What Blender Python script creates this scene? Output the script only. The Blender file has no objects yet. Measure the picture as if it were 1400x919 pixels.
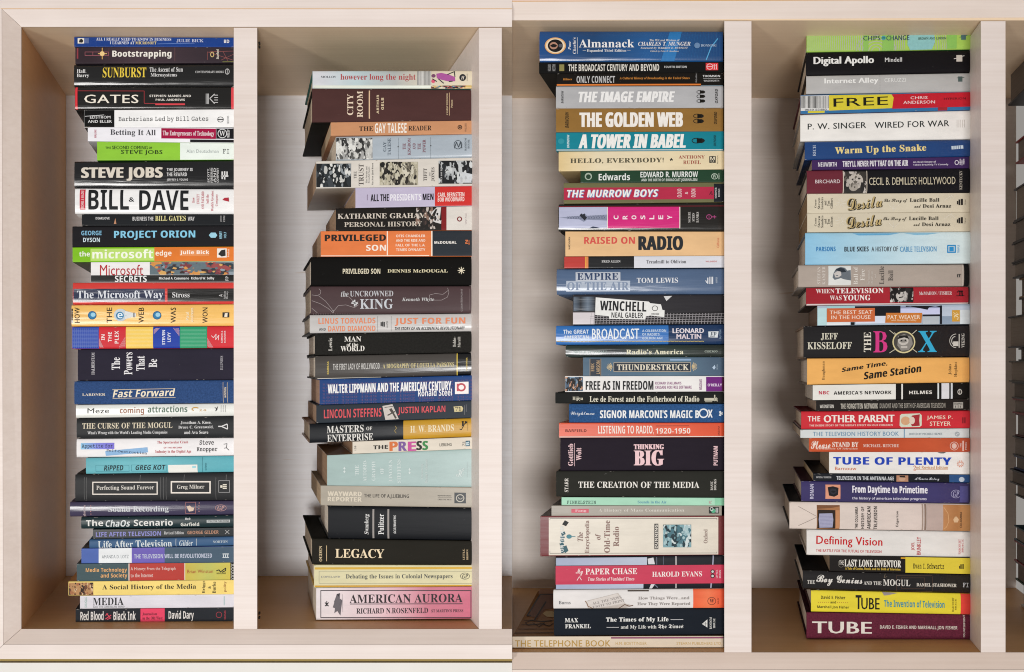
import bpy, bmesh, math, random
from mathutils import Vector, Matrix
random.seed(7)
SC = bpy.context.scene
COL = SC.collection
# ------------------------------------------------------------------ camera, world, lamps, exposure
S = 957.0            # photograph pixels per metre on the front plane of the bookcases (y = 0)
L = 1.15             # camera distance from that plane
F = S * L
ZC = (919 - 501) / S
cam = bpy.data.cameras.new('camera')
cam.sensor_width = 36.0
cam.lens = 36.0 * F / 1400.0
cam.shift_y = 41.5 / 1400.0
cam.clip_start = 0.02
cam.clip_end = 60
camo = bpy.data.objects.new('camera', cam)
COL.objects.link(camo)
camo.location = (0, -L, ZC)
camo.rotation_euler = (math.radians(90), 0, 0)
SC.camera = camo
w = bpy.data.worlds.new('World')
SC.world = w
w.use_nodes = True
w.node_tree.nodes['Background'].inputs[0].default_value = (1.0, 0.945, 0.89, 1)
w.node_tree.nodes['Background'].inputs[1].default_value = 0.31

def area(name, loc, target, sx, sy, power, color):
    l = bpy.data.lights.new(name, 'AREA')
    l.shape = 'RECTANGLE'; l.size = sx; l.size_y = sy; l.energy = power; l.color = color
    o = bpy.data.objects.new(name, l)
    COL.objects.link(o)
    o.location = loc
    d = Vector(target) - Vector(loc)
    o.rotation_euler = d.to_track_quat('-Z', 'Y').to_euler()
    return o
area('window_light', (0.12, -3.3, -0.10), (0.0, 0, 0.44), 0.85, 0.5, 62, (1.0, 0.99, 0.985))
area('side_window_light', (-2.2, -3.1, 0.0), (0.0, 0, 0.44), 0.45, 0.8, 48, (1.0, 0.98, 0.95))
SC.view_settings.view_transform = 'Standard'
SC.view_settings.look = 'None'
SC.view_settings.exposure = 0.0
SC.view_settings.gamma = 1.0
SC.cycles.filter_width = 1.05
SC.cycles.sample_clamp_direct = 1.5
SC.cycles.max_bounces = 7
SC.cycles.diffuse_bounces = 5
SC.cycles.glossy_bounces = 3

# ------------------------------------------------------------------ helpers
def lin(h):
    if len(h) == 3: h = ''.join(c * 2 for c in h)
    o = []
    for i in (0, 2, 4):
        c = int(h[i:i + 2], 16) / 255.0
        o.append(c / 12.92 if c <= 0.04045 else ((c + 0.055) / 1.055) ** 2.4)
    return o
def rgba(h, g=1.0):
    return [c * g for c in lin(h)] + [1.0]
def wx(px, y=0.0): return (px - 700.0) / S * (L + y) / L
def wz(py, y=0.0): return ZC + (501.0 - py) / S * (L + y) / L

MATS = {}
def nodes_of(m):
    m.use_nodes = True
    nt = m.node_tree
    return nt, nt.nodes, nt.links, nt.nodes['Principled BSDF']
def mat(col, fin='m'):
    """printed, cloth or jacketed surface: colour with light wear, fine relief"""
    key = (col, fin)
    if key in MATS: return MATS[key]
    m = bpy.data.materials.new({'m': 'matte_print', 'g': 'glossy_print', 'c': 'book_cloth', 'i': 'ink', 's': 'satin_print', 'q': 'coated_card'}[fin])
    nt, N, K, P = nodes_of(m)
    tc = N.new('ShaderNodeTexCoord')
    if fin == 'i':
        P.inputs['Base Color'].default_value = rgba(col)
        P.inputs['Roughness'].default_value = 0.5
        nz = N.new('ShaderNodeTexNoise'); nz.inputs['Scale'].default_value = 260
        K.new(tc.outputs['Object'], nz.inputs['Vector'])
        mx = N.new('ShaderNodeMix'); mx.data_type = 'RGBA'; mx.blend_type = 'MULTIPLY'
        mx.inputs[0].default_value = 0.22
        P.inputs['Specular IOR Level'].default_value = 0.2
        mx.inputs[6].default_value = rgba(col)
        K.new(nz.outputs['Fac'], mx.inputs[7]); K.new(mx.outputs[2], P.inputs['Base Color'])
        MATS[key] = m
        return m
    cols = col.split('>')
    # colour along the spine (a gradient when several colours are given)
    if len(cols) > 1:
        sp = N.new('ShaderNodeSeparateXYZ'); K.new(tc.outputs['Generated'], sp.inputs[0])
        rp = N.new('ShaderNodeValToRGB'); K.new(sp.outputs['X'], rp.inputs['Fac'])
        rp.color_ramp.elements[0].color = rgba(cols[0]); rp.color_ramp.elements[-1].color = rgba(cols[-1])
        for i, c in enumerate(cols[1:-1]):
            e = rp.color_ramp.elements.new((i + 1) / (len(cols) - 1)); e.color = rgba(c)
        src = rp.outputs['Color']
    else:
        rg = N.new('ShaderNodeRGB'); rg.outputs[0].default_value = rgba(cols[0]); src = rg.outputs[0]
    nz = N.new('ShaderNodeTexNoise'); nz.inputs['Scale'].default_value = 38 if fin != 'c' else 420
    nz.inputs['Detail'].default_value = 6; nz.inputs['Roughness'].default_value = 0.65
    mp = N.new('ShaderNodeMapping'); K.new(tc.outputs['Object'], mp.inputs[0])
    mp.inputs['Scale'].default_value = (0.5, 1, 1.6) if fin != 'c' else (1, 1, 1)
    K.new(mp.outputs[0], nz.inputs['Vector'])
    r2 = N.new('ShaderNodeMapRange'); K.new(nz.outputs['Fac'], r2.inputs[0])
    r2.inputs[1].default_value = 0.3; r2.inputs[2].default_value = 0.7
    a = 0.10 if fin != 'c' else 0.32
    r2.inputs[3].default_value = 1 - a; r2.inputs[4].default_value = 1 + a * (0.5 if fin != 'c' else 1)
    mx = N.new('ShaderNodeMix'); mx.data_type = 'RGBA'; mx.blend_type = 'MULTIPLY'
    mx.inputs[0].default_value = 1.0
    K.new(src, mx.inputs[6]); K.new(r2.outputs[0], mx.inputs[7])
    # scuffs: sparse pale specks and rubs
    n3 = N.new('ShaderNodeTexNoise'); n3.inputs['Scale'].default_value = 150; n3.inputs['Detail'].default_value = 8
    n3.inputs['Roughness'].default_value = 0.8
    mp3 = N.new('ShaderNodeMapping'); mp3.inputs['Scale'].default_value = (0.35, 1, 1.3)
    K.new(tc.outputs['Object'], mp3.inputs[0]); K.new(mp3.outputs[0], n3.inputs['Vector'])
    r3 = N.new('ShaderNodeMapRange'); K.new(n3.outputs['Fac'], r3.inputs[0])
    r3.inputs[1].default_value = 0.66; r3.inputs[2].default_value = 0.74
    r3.inputs[3].default_value = 0.0; r3.inputs[4].default_value = 0.35
    m3 = N.new('ShaderNodeMix'); m3.data_type = 'RGBA'
    K.new(r3.outputs[0], m3.inputs[0]); K.new(mx.outputs[2], m3.inputs[6])
    m3.inputs[7].default_value = (0.5, 0.48, 0.46, 1)
    K.new(m3.outputs[2], P.inputs['Base Color'])
    bp = N.new('ShaderNodeBump')
    if fin == 'c':
        P.inputs['Roughness'].default_value = 0.8; P.inputs['Specular IOR Level'].default_value = 0.12
        wv = N.new('ShaderNodeTexWave'); wv.inputs['Scale'].default_value = 420; wv.inputs['Distortion'].default_value = 2
        K.new(tc.outputs['Object'], wv.inputs['Vector'])
        K.new(wv.outputs['Fac'], bp.inputs['Height'])
        bp.inputs['Strength'].default_value = 0.35; bp.inputs['Distance'].default_value = 0.0004
    else:
        n2 = N.new('ShaderNodeTexNoise'); n2.inputs['Scale'].default_value = 20 if fin == 'g' else 45
        n2.inputs['Detail'].default_value = 3
        mp2 = N.new('ShaderNodeMapping'); K.new(tc.outputs['Object'], mp2.inputs[0])
        mp2.inputs['Scale'].default_value = (0.35, 1, 3.4)
        K.new(mp2.outputs[0], n2.inputs['Vector'])
        K.new(n2.outputs['Fac'], bp.inputs['Height'])
        bp.inputs['Strength'].default_value = 0.55 if fin == 'g' else 0.25
        bp.inputs['Distance'].default_value = 0.0022 if fin == 'g' else 0.0006
        P.inputs['Roughness'].default_value = {'g': 0.22, 's': 0.42, 'm': 0.65, 'q': 0.32}[fin]
        P.inputs['Specular IOR Level'].default_value = {'g': 0.5, 's': 0.12, 'm': 0.05, 'q': 0.22}[fin]
        if fin == 'g':
            P.inputs['Coat Weight'].default_value = 0.25; P.inputs['Coat Roughness'].default_value = 0.12
    K.new(bp.outputs[0], P.inputs['Normal'])
    MATS[key] = m
    return m
def page_mat(tone):
    key = ('pages', tone)
    if key in MATS: return MATS[key]
    m = bpy.data.materials.new('page_edges')
    nt, N, K, P = nodes_of(m)
    tc = N.new('ShaderNodeTexCoord')
    mp = N.new('ShaderNodeMapping'); mp.inputs['Scale'].default_value = (6, 6, 2600)
    K.new(tc.outputs['Object'], mp.inputs[0])
    nz = N.new('ShaderNodeTexNoise'); nz.inputs['Scale'].default_value = 1; nz.inputs['Detail'].default_value = 2
    K.new(mp.outputs[0], nz.inputs['Vector'])
    rp = N.new('ShaderNodeValToRGB'); K.new(nz.outputs['Fac'], rp.inputs['Fac'])
    c = lin(tone)
    rp.color_ramp.elements[0].position = 0.32; rp.color_ramp.elements[0].color = [v * 0.82 for v in c] + [1]
    rp.color_ramp.elements[1].position = 0.6; rp.color_ramp.elements[1].color = c + [1]
    K.new(rp.outputs[0], P.inputs['Base Color'])
    P.inputs['Roughness'].default_value = 0.9
    bp = N.new('ShaderNodeBump'); bp.inputs['Strength'].default_value = 0.6; bp.inputs['Distance'].default_value = 0.0004
    K.new(nz.outputs['Fac'], bp.inputs['Height']); K.new(bp.outputs[0], P.inputs['Normal'])
    MATS[key] = m
    return m
def wood(kind, tone):
    key = ('wood', kind, tone)
    if key in MATS: return MATS[key]
    m = bpy.data.materials.new('pale_wood_veneer')
    nt, N, K, P = nodes_of(m)
    tc = N.new('ShaderNodeTexCoord')
    g = {'x': (1.6, 190, 190), 'y': (190, 2.0, 190)}[kind]
    def noise(sc, scale, det):
        mp = N.new('ShaderNodeMapping'); mp.inputs['Scale'].default_value = sc
        K.new(tc.outputs['Object'], mp.inputs[0])
        nz = N.new('ShaderNodeTexNoise'); nz.inputs['Scale'].default_value = scale
        nz.inputs['Detail'].default_value = det; nz.inputs['Roughness'].default_value = 0.7
        K.new(mp.outputs[0], nz.inputs['Vector'])
        return nz.outputs['Fac']
    f1 = noise(g, 1.0, 4)
    f2 = noise(tuple(v / 9 if v > 50 else v * 1.3 for v in g), 1.0, 5)
    f3 = noise((1, 1, 1), 4.0, 3)
    f4 = noise(tuple(v * 0.8 if v > 50 else v * 5 for v in g), 1.0, 2)
    def ramp(f, a, b, ca, cb):
        rp = N.new('ShaderNodeValToRGB'); K.new(f, rp.inputs['Fac'])
        rp.color_ramp.elements[0].position = a; rp.color_ramp.elements[0].color = ca
        rp.color_ramp.elements[1].position = b; rp.color_ramp.elements[1].color = cb
        return rp.outputs[0]
    def mul(a, b, f=1.0):
        mx = N.new('ShaderNodeMix'); mx.data_type = 'RGBA'; mx.blend_type = 'MULTIPLY'
        mx.inputs[0].default_value = f
        K.new(a, mx.inputs[6]); K.new(b, mx.inputs[7])
        return mx.outputs[2]
    base = N.new('ShaderNodeRGB'); base.outputs[0].default_value = rgba(tone)
    c = mul(base.outputs[0], ramp(f1, 0.28, 0.7, (0.942, 0.928, 0.914, 1), (1.025, 1.03, 1.03, 1)))
    c = mul(c, ramp(f2, 0.3, 0.66, (0.965, 0.95, 0.935, 1), (1.03, 1.03, 1.03, 1)))
    c = mul(c, ramp(f3, 0.3, 0.7, (0.95, 0.94, 0.93, 1), (1.02, 1.02, 1.02, 1)))
    c = mul(c, ramp(f4, 0.20, 0.27, (0.84, 0.74, 0.64, 1), (1, 1, 1, 1)))
    K.new(c, P.inputs['Base Color'])
    P.inputs['Roughness'].default_value = 0.42
    P.inputs['Specular IOR Level'].default_value = 0.35
    bp = N.new('ShaderNodeBump'); bp.inputs['Strength'].default_value = 0.15; bp.inputs['Distance'].default_value = 0.0003
    K.new(f1, bp.inputs['Height']); K.new(bp.outputs[0], P.inputs['Normal'])
    MATS[key] = m
    return m
def plain(name, col, rough=0.6, metal=0.0):
    key = (name, col)
    if key in MATS: return MATS[key]
    m = bpy.data.materials.new(name)
    nt, N, K, P = nodes_of(m)
    tc = N.new('ShaderNodeTexCoord'); nz = N.new('ShaderNodeTexNoise'); nz.inputs['Scale'].default_value = 14
    nz.inputs['Detail'].default_value = 5
    K.new(tc.outputs['Object'], nz.inputs['Vector'])
    rp = N.new('ShaderNodeValToRGB'); K.new(nz.outputs['Fac'], rp.inputs['Fac'])
    rp.color_ramp.elements[0].color = rgba(col, 0.93); rp.color_ramp.elements[1].color = rgba(col, 1.03)
    K.new(rp.outputs[0], P.inputs['Base Color'])
    P.inputs['Roughness'].default_value = rough; P.inputs['Metallic'].default_value = metal
    MATS[key] = m
    return m

def mesh_obj(name, verts, faces, material, parent=None, origin=(0, 0, 0), smooth=None, mats=None, fm=None):
    """verts in world space; the object's origin is put at `origin`"""
    ox, oy, oz = origin
    me = bpy.data.meshes.new(name)
    me.from_pydata([(v[0] - ox, v[1] - oy, v[2] - oz) for v in verts], [], faces)
    for mm in (mats or [material]): me.materials.append(mm)
    if fm: me.polygons.foreach_set('material_index', fm)
    if smooth: me.polygons.foreach_set('use_smooth', smooth)
    me.update()
    o = bpy.data.objects.new(name, me)
    COL.objects.link(o)
    if parent is not None:
        o.parent = parent
        p = parent.matrix_world_loc if hasattr(parent, 'matrix_world_loc') else None
    return o
ORG = {}
def put(o, parent, origin):
    """place o (mesh made about `origin`) under parent, whose world origin is ORG[parent]"""
    ORG[o.name] = origin
    if parent is None:
        o.location = origin
    else:
        po = ORG[parent.name]
        o.parent = parent
        o.location = (origin[0] - po[0], origin[1] - po[1], origin[2] - po[2])
    return o
def empty(name, loc, label, cat, group=None):
    o = bpy.data.objects.new(name, None)
    COL.objects.link(o)
    o.empty_display_size = 0.02
    o.location = loc
    ORG[o.name] = tuple(loc)
    o['label'] = label; o['category'] = cat
    if group: o['group'] = group
    return o

# ------------------------------------------------------------------ lettering
def al(U, l, d=None):
    def f(c):
        if 'A' <= c <= 'Z': return chr(U + ord(c) - 65)
        if 'a' <= c <= 'z': return chr(l + ord(c) - 97)
        if '0' <= c <= '9' and d: return chr(d + ord(c) - 48)
        return c
    return f
FONTS = {
    's': lambda c: c, 'l': lambda c: c,
    'b': al(0x1d5d4, 0x1d5ee, 0x1d7ec), 'k': al(0x1d5d4, 0x1d5ee, 0x1d7ec),
    'R': al(0x1d400, 0x1d41a, 0x1d7ce), 'I': al(0x1d400, 0x1d41a, 0x1d7ce),
    'C': al(0x1d4d0, 0x1d4ea, 0x1d7ce), 'F': al(0x1d56c, 0x1d586, 0x1d7ce),
    'M': al(0x1d670, 0x1d68a, 0x1d7ce), 'o': al(0x1d538, 0x1d552, 0x1d7ce),
}
GL = {}
def bake_glyphs(need):
    """all glyph outlines at once: one character per line, lines far apart"""
    chars = ['H'] + sorted(need - {'H'})
    sp = 4.0
    res = []
    for tail in ('', 'H'):
        cu = bpy.data.curves.new('glyph', 'FONT'); cu.body = '\n'.join(c + tail for c in chars); cu.resolution_u = 2
        cu.space_line = sp
        o = bpy.data.objects.new('glyph', cu); COL.objects.link(o)
        res.append(o)
    dg = bpy.context.evaluated_depsgraph_get(); dg.update()
    out = []
    for o in res:
        ev = o.evaluated_get(dg); me = ev.to_mesh()
        vs = [(v.co.x, v.co.y) for v in me.vertices]; fs = [tuple(p.vertices) for p in me.polygons]
        ev.to_mesh_clear(); out.append((vs, fs))
    for o in res:
        cu = o.data; bpy.data.objects.remove(o); bpy.data.curves.remove(cu)
    def band(y): return int(round((0.35 - y) / sp))
    D = [dict(v=[], f=[], m={}) for _ in chars]
    for fc in out[0][1]:
        g = D[band(out[0][0][fc[0]][1])]
        for i in fc:
            if i not in g['m']:
                g['m'][i] = len(g['v']); x, y = out[0][0][i]
                g['v'].append((x, y + sp * band(y)))
        g['f'].append(tuple(g['m'][i] for i in fc))
    mx = {}
    for x, y in out[1][0]:
        b_ = band(y); mx[b_] = max(mx.get(b_, -9), x)
    hm = max(v[0] for v in D[0]['v'])
    for i, c in enumerate(chars):
        GL[c] = dict(v=D[i]['v'], f=D[i]['f'], adv=mx.get(i, hm) - hm)
def layout(text, font):
    """-> verts in em space, faces, bbox"""
    f = FONTS[font[0]]
    heavy = font.endswith('+')
    lean = 0.22 if font[0] == 'I' or font[:2] == 'bi' else 0.0
    V = []; Fa = []; x = 0.0
    for c in text:
        if c == ' ':
            x += 0.30; continue
        g = GL[f(c)]
        n = len(V)
        V += [(vx + x + lean * vy, vy) for vx, vy in g['v']]
        Fa += [tuple(i + n for i in fc) for fc in g['f']]
        x += g['adv'] + (0.03 if heavy else 0)
    return V, Fa
# ------------------------------------------------------------------ what the spines carry (read off the photograph)
# coordinates are pixels of an enlarged view; V(ox, oy, s) sets which one
BOOKS = []
VW = [0, 0, 1.0]
def V_(ox, oy, s): VW[:] = [ox, oy, s]
def px(x): return VW[0] + x / VW[2]
def py(y): return VW[1] + y / VW[2]
CUR = {}
STK = {}
def stack(key, name, yspine, k, top):
    STK[key] = dict(name=name, d=yspine, k=k, n=0)
    CUR['s'] = key; CUR['line'] = None; CUR['top'] = top
def topline(x0, yl, x1, yr):
    CUR['line'] = (px(x0), py(yl), px(x1), py(yr))
def K(desc, x0, x1, yl, yr, col, kind='h', fin='g', board=None, deep=None, dy=0.0, pages=None, pre='', B=None, p=None):
    """one book, whose lower edge runs from (x0, yl) to (x1, yr); its top is the book above"""
    b = dict(desc=desc, x0=px(x0), x1=px(x1), top=CUR['line'], bot=(px(x0), py(yl), px(x1), py(yr)), col=col, kind=kind,
             fin=fin, board=board, deep=deep, dy=dy, pages=pages, st=CUR['s'], items=[], B=B, p=p, pre=pre)
    CUR['line'] = b['bot']; STK[CUR['s']]['n'] += 1; b['i'] = STK[CUR['s']]['n']
    CUR['b'] = b; BOOKS.append(b)
def it(*a): CUR['b']['items'].append(a)
def T(s, x0, y0, x1, y1, col='fff', font='b', rot=0, sl=None, name='lettering', ang=0):
    it('t', s, px(x0), py(y0), px(x1), py(y1), col, font, rot, name, ang)
def Rc(x0, y0, x1, y1, col, fin='m', name='colour_panel', full=False):
    it('r', px(x0), py(y0), px(x1), py(y1), col, fin, name)
def Bd(x0, x1, col, name='colour_band'):
    """a band over the whole height of the spine"""
    it('b', px(x0), px(x1), col, name)
def Ln(x0, y0, x1, y1, w, col, name='rule_line'):
    it('p', [(px(a), py(b)) for a, b in seg(x0, y0, x1, y1, w)], col, name)
def seg(x0, y0, x1, y1, w):
    dx, dy = x1 - x0, y1 - y0; l = math.hypot(dx, dy) or 1; nx, ny = -dy / l * w / 2, dx / l * w / 2
    return [(x0 + nx, y0 + ny), (x1 + nx, y1 + ny), (x1 - nx, y1 - ny), (x0 - nx, y0 - ny)]
def Fr(x0, y0, x1, y1, w, col, name='frame_line'):
    it('m', [[(px(a), py(b)) for a, b in q] for q in (
        [(x0, y0), (x1, y0), (x1, y0 + w), (x0, y0 + w)], [(x0, y1 - w), (x1, y1 - w), (x1, y1), (x0, y1)],
        [(x0, y0 + w), (x0 + w, y0 + w), (x0 + w, y1 - w), (x0, y1 - w)], [(x1 - w, y0 + w), (x1, y0 + w), (x1, y1 - w), (x1 - w, y1 - w)])], col, name)
def Pl(pts, w, col, name='drawn_line'):
    it('m', [[(px(a), py(b)) for a, b in seg(*pts[i], *pts[i + 1], w)] for i in range(len(pts) - 1)], col, name)
def El(cx, cy, rx, ry, col, n=20, name='emblem'):
    it('p', [(px(cx + rx * math.cos(t * 2 * math.pi / n)), py(cy + ry * math.sin(t * 2 * math.pi / n))) for t in range(n)], col, name)
def Rg(cx, cy, rx, ry, w, col, n=22, name='emblem', a0=0, a1=360):
    q = []
    for t in range(n):
        a = math.radians(a0 + (a1 - a0) * t / n); b = math.radians(a0 + (a1 - a0) * (t + 1) / n)
        q.append([(px(cx + r[0] * math.cos(g)), py(cy + r[1] * math.sin(g))) for r, g in (((rx, ry), a), ((rx, ry), b), ((rx - w, ry - w), b), ((rx - w, ry - w), a))])
    it('m', q, col, name)
def Pg(pts, col, name='emblem'):
    it('p', [(px(a), py(b)) for a, b in pts], col, name)
def Mq(quads, col, name='emblem'):
    it('m', [[(px(a), py(b)) for a, b in q] for q in quads], col, name)
def blob(rs, cx, cy, rx, ry, n=14, j=0.25):
    return [(cx + rx * (1 + rs.uniform(-j, j)) * math.cos(t * 2 * math.pi / n), cy + ry * (1 + rs.uniform(-j, j)) * math.sin(t * 2 * math.pi / n)) for t in range(n)]
def Ph(x0, y0, x1, y1, tones, seed=1, mode='b', n=9, name='picture'):
    """small printed picture: a ground tone and soft irregular patches; mode f adds a head lying on its side"""
    rs = random.Random(seed); polys = []
    w, h = x1 - x0, y1 - y0
    polys.append(([(x0, y0), (x1, y0), (x1, y1), (x0, y1)], tones[0]))
    def clampp(P): return [(min(max(a, x0), x1), min(max(b, y0), y1)) for a, b in P]
    if mode == 'b':
        for i in range(n * 5):
            r = rs.uniform(0.10, 0.24) if i < n else rs.uniform(0.03, 0.11)
            polys.append((clampp(blob(rs, rs.uniform(x0, x1), rs.uniform(y0, y1), r * max(w * .5, h) * rs.uniform(.5, 1), r * h * rs.uniform(.8, 1.8), 9, .35)), rs.choice(tones)))
    elif mode == 'f':        # head and shoulders
        cx, cy = x0 + w * .5, y0 + h * .45
        polys.append((clampp(blob(rs, cx, y0 + h * 1.0, w * .42, h * .36, 16, .08)), tones[3]))
        polys.append((clampp(blob(rs, cx, cy - h * .06, w * .27, h * .36, 18, .08)), tones[1]))
        polys.append((clampp(blob(rs, cx, cy + h * .03, w * .2, h * .27, 18, .04)), tones[2]))
        for s in (-1, 1): polys.append((clampp(blob(rs, cx + s * w * .08, cy - h * .01, w * .035, h * .025, 8, .1)), tones[1]))
        polys.append((clampp(blob(rs, cx, cy + h * .15, w * .07, h * .02, 8, .1)), tones[1]))
    elif mode == 'v':        # vertical streaks
        for i in range(n):
            a = rs.uniform(x0, x1); b = min(x1, a + rs.uniform(0.02, 0.09) * w)
            polys.append(([(a, y0), (b, y0), (b, y1), (a, y1)], tones[1 + i % (len(tones) - 1)]))
    it('c', [([(px(a), py(b)) for a, b in P], c) for P, c in polys], name)
Z = 4.837
# ---- first stack
V_(80, 40, Z)
stack('1', 'leftmost', 0.033, 'L', 0)
topline(107, 53, 1158, 52)
K('thin blue paperback with two lines of small white capitals', 107, 1157, 117, 117, '153c86', 'p', 'g', pre='n')
Rc(130, 62, 172, 97, 'e8e4d8', name='emblem_panel'); Pg([(138, 90), (142, 70), (158, 66), (168, 80), (160, 92)], '222')
T('ALL I REALLY NEED TO KNOW IN BUSINESS', 252, 58, 745, 77, 'dfe4f0', 'R', name='title')
T('I LEARNED AT', 342, 82, 503, 101, 'dfe4f0', 'R'); T('MICROSOFT', 510, 82, 648, 101, 'e8d68a', 'R')
T('JULIE BICK', 780, 65, 958, 88, 'c9d0e6', 'R', name='author_name'); T('BD', 1093, 68, 1128, 90, 'eee', 'b')
Ln(655, 98, 900, 92, 3, '6f8fd0'); Mq([seg(178 + i * 7, 62, 178 + i * 7, 96, 3) for i in range(4)], '9fb2dc', 'lettering')
K('dark brown paperback with bold white title between glowing orange circuit lines', 112, 1160, 228, 220, '372c34>33292f>473840>3c3138>302930', 'p', 's')
Rc(122, 126, 132, 196, '8a3c44'); Fr(175, 150, 333, 176, 3, 'a8606a'); Ln(228, 150, 228, 176, 3, 'a8606a'); Ln(290, 124, 290, 200, 5, 'e0b060'); Ln(262, 163, 322, 163, 5, 'e8c070')
El(290, 163, 16, 16, 'f0d090', name='glow_mark'); Ln(770, 122, 770, 212, 2, '8a6060'); Ln(335, 205, 335, 122, 2, '7a4a50')
for a, b, c, d in ((1075, 205, 1160, 165), (985, 150, 1155, 205), (1090, 150, 1120, 210), (985, 150, 985, 205), (1000, 150, 1158, 145)): Ln(a, b, c, d, 2.5, '9c5a58')
T('Bootstrapping', 357, 140, 748, 196, 'f2eee6', 'b+', name='title')
Rg(1017, 168, 13, 18, 5, 'd8c080'); T('Stanford', 1044, 135, 1061, 198, 'e8e0d0', 'b', 90); Ln(1085, 216, 1160, 214, 6, '6a6a38')
K('black glossy hardcover with tall yellow condensed serif title', 103, 1159, 380, 378, '121315', 'h', 'g', p=2.6, B=0.005)
T('Hall.', 122, 265, 184, 290, 'e8e8e8', 'R', name='author_name'); T('Barry', 122, 295, 203, 324, 'e8e8e8', 'R')
T('SUNBURST', 293, 252, 580, 320, 'ecd04a', 'R', name='title')
T('The Ascent of Sun', 602, 250, 822, 282, 'ddd', 'R'); T('Microsystems', 610, 290, 784, 320, 'ddd', 'R')
T('CONTEMPORARY BOOKS', 905, 275, 1092, 290, 'ccc', 'R'); Rg(1116, 280, 15, 20, 4, 'ccc'); Ln(1116, 262, 1116, 300, 3, 'ccc')
K('black glossy hardcover with wide white capitals inside a thin red line', 110, 1160, 532, 530, '101010', 'h', 'g', p=4)
Bd(112, 127, 'd8323c'); Bd(1140, 1160, 'd8424a')
Pl([(128, 409), (567, 409), (567, 491), (640, 491)], 3, 'c04048'); Rc(640, 491, 836, 502, 'd8424c')
T('GATES', 172, 434, 530, 490, 'f6efe0', 's+', name='title'); T('STEPHEN MANES AND', 602, 434, 876, 449, 'e8e4dc', 'b', name='author_name'); T('PAUL ANDREWS', 643, 460, 836, 474, 'e8e4dc', 'b')
Mq([seg(976 + i * 8, 426, 976 + i * 8, 494, 4) for i in range(3)] + [seg(1000, 458, 1032, 428, 6), seg(1000, 458, 1032, 492, 6), seg(1030, 436, 1054, 436, 5), seg(1030, 452, 1054, 452, 5), seg(1030, 468, 1054, 468, 5), seg(1030, 484, 1054, 484, 5)], 'c8c8c8')
K('white paperback with a black author panel and typewriter-like title', 168, 1162, 648, 650, 'eeeeee', 'p', 's', board='22211f')
Bd(168, 368, '111'); T('EDSTROM', 206, 572, 342, 590, 'eee', 's+', name='author_name'); T('AND ELLER', 192, 600, 352, 618, 'eee', 's+'); Ln(172, 575, 300, 566, 3, 'eee')
T('Barbarians Led by Bill Gates', 396, 576, 992, 616, '1b1b1b', 'M', name='title'); Rg(1073, 599, 21, 19, 4, '444'); Ln(1056, 599, 1090, 599, 8, '555'); T('BOOKS', 1116, 575, 1130, 625, '555', 's', 90)
K('white paperback with grey serif title and a crimson subtitle panel', 197, 1162, 742, 752, 'e9e8ee', 'p', 's', board='c9ccd2')
T('MALONE', 240, 666, 254, 720, 'b03a55', 'b', 90, name='author_name'); T('Betting It All', 345, 664, 643, 712, '3a3a40', 'R', name='title')
Rc(680, 656, 1040, 724, 'a01040'); T('The Entrepreneurs of Technology', 690, 672, 1028, 712, 'f3e3e8', 'R'); Rc(1042, 656, 1160, 724, '16161a')
Rg(1082, 689, 31, 31, 5, 'ddd'); T('W', 1062, 672, 1102, 706, 'ddd', 'R'); T('WILEY', 1114, 662, 1130, 716, 'ddd', 'b', 90)
Rc(870, 730, 1162, 748, '1a1a1e')
K('bright green and white paperback with dark green title', 257, 1162, 868, 862, '8cc43c', 'p', 's', board='2f6a22')
Bd(804, 1162, 'e6efe8'); T('THE', 312, 778, 348, 792, '223a14', 'b'); T('SECOND COMING', 356, 772, 590, 795, '223a14', 's+'); T('OF', 598, 778, 620, 792, '223a14', 'b')
T('STEVE JOBS', 414, 800, 688, 834, '17240e', 's+', name='title'); T('Alan Deutschman', 846, 795, 1058, 818, 'a3abaa', 's', name='author_name'); T('FI', 1086, 792, 1128, 822, '222', 'M')
V_(80, 210, Z)
K('black glossy hardcover with very heavy silver capitals', 103, 1163, 228, 230, '0f1115', 'h', 'g', p=2.6, B=0.005)
T('STEVE JOBS', 148, 90, 690, 180, 'ded6c8', 'b++', name='title'); T('THE JOURNEY IS', 716, 96, 888, 122, 'd8d8d8', 'b'); T('THE REWARD', 716, 126, 850, 150, 'd8d8d8', 'b'); T('JEFFREY S. YOUNG', 716, 166, 856, 184, 'd8d8d8', 'b', name='author_name')
for i, q in enumerate(('SCOTT,', 'FORESMAN', 'AND', 'COMPANY')): T(q, 986 + i * 20, 96, 1001 + i * 20, 192, 'ccc', 'b', 90)
Mq([seg(1084, 120, 1084, 170, 10), seg(1100, 118, 1100, 172, 10), seg(1076, 150, 1124, 150, 10), seg(1116, 120, 1116, 146, 9)], 'ddd')
K('white glossy hardcover with towering black condensed capitals and an ampersand', 112, 1163, 400, 400, 'ececec', 'h', 'g', p=3)
Rc(143, 238, 180, 372, 'c01f38'); T('MICHAEL S. MALONE', 152, 246, 170, 366, 'f0dada', 'b', 90, name='author_name')
T('BILL', 200, 240, 466, 372, '15181c', 'b', name='title'); T('&', 466, 290, 502, 320, '15181c', 'b+'); T('DAVE', 534, 242, 858, 374, '15181c', 'b', name='title')
for i, (q, c0, c1) in enumerate((('How', 290, 325), ('EWLETT', 268, 332), ('AND PACKARD', 250, 368), ('built the', 270, 330), ("World's Greatest", 244, 380), ('Company', 268, 348))): T(q, 882 + i * 31, c0, 899 + i * 31, c1, 'b83a4c', 'R', 90)
Pg([(1082, 306), (1096, 292), (1124, 290), (1114, 300), (1126, 318), (1100, 312)], 'b02a3c')
K('thin black paperback with small white and pale yellow title', 154, 1163, 478, 476, '191c20', 'p', 's', board='2a241e')
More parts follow.
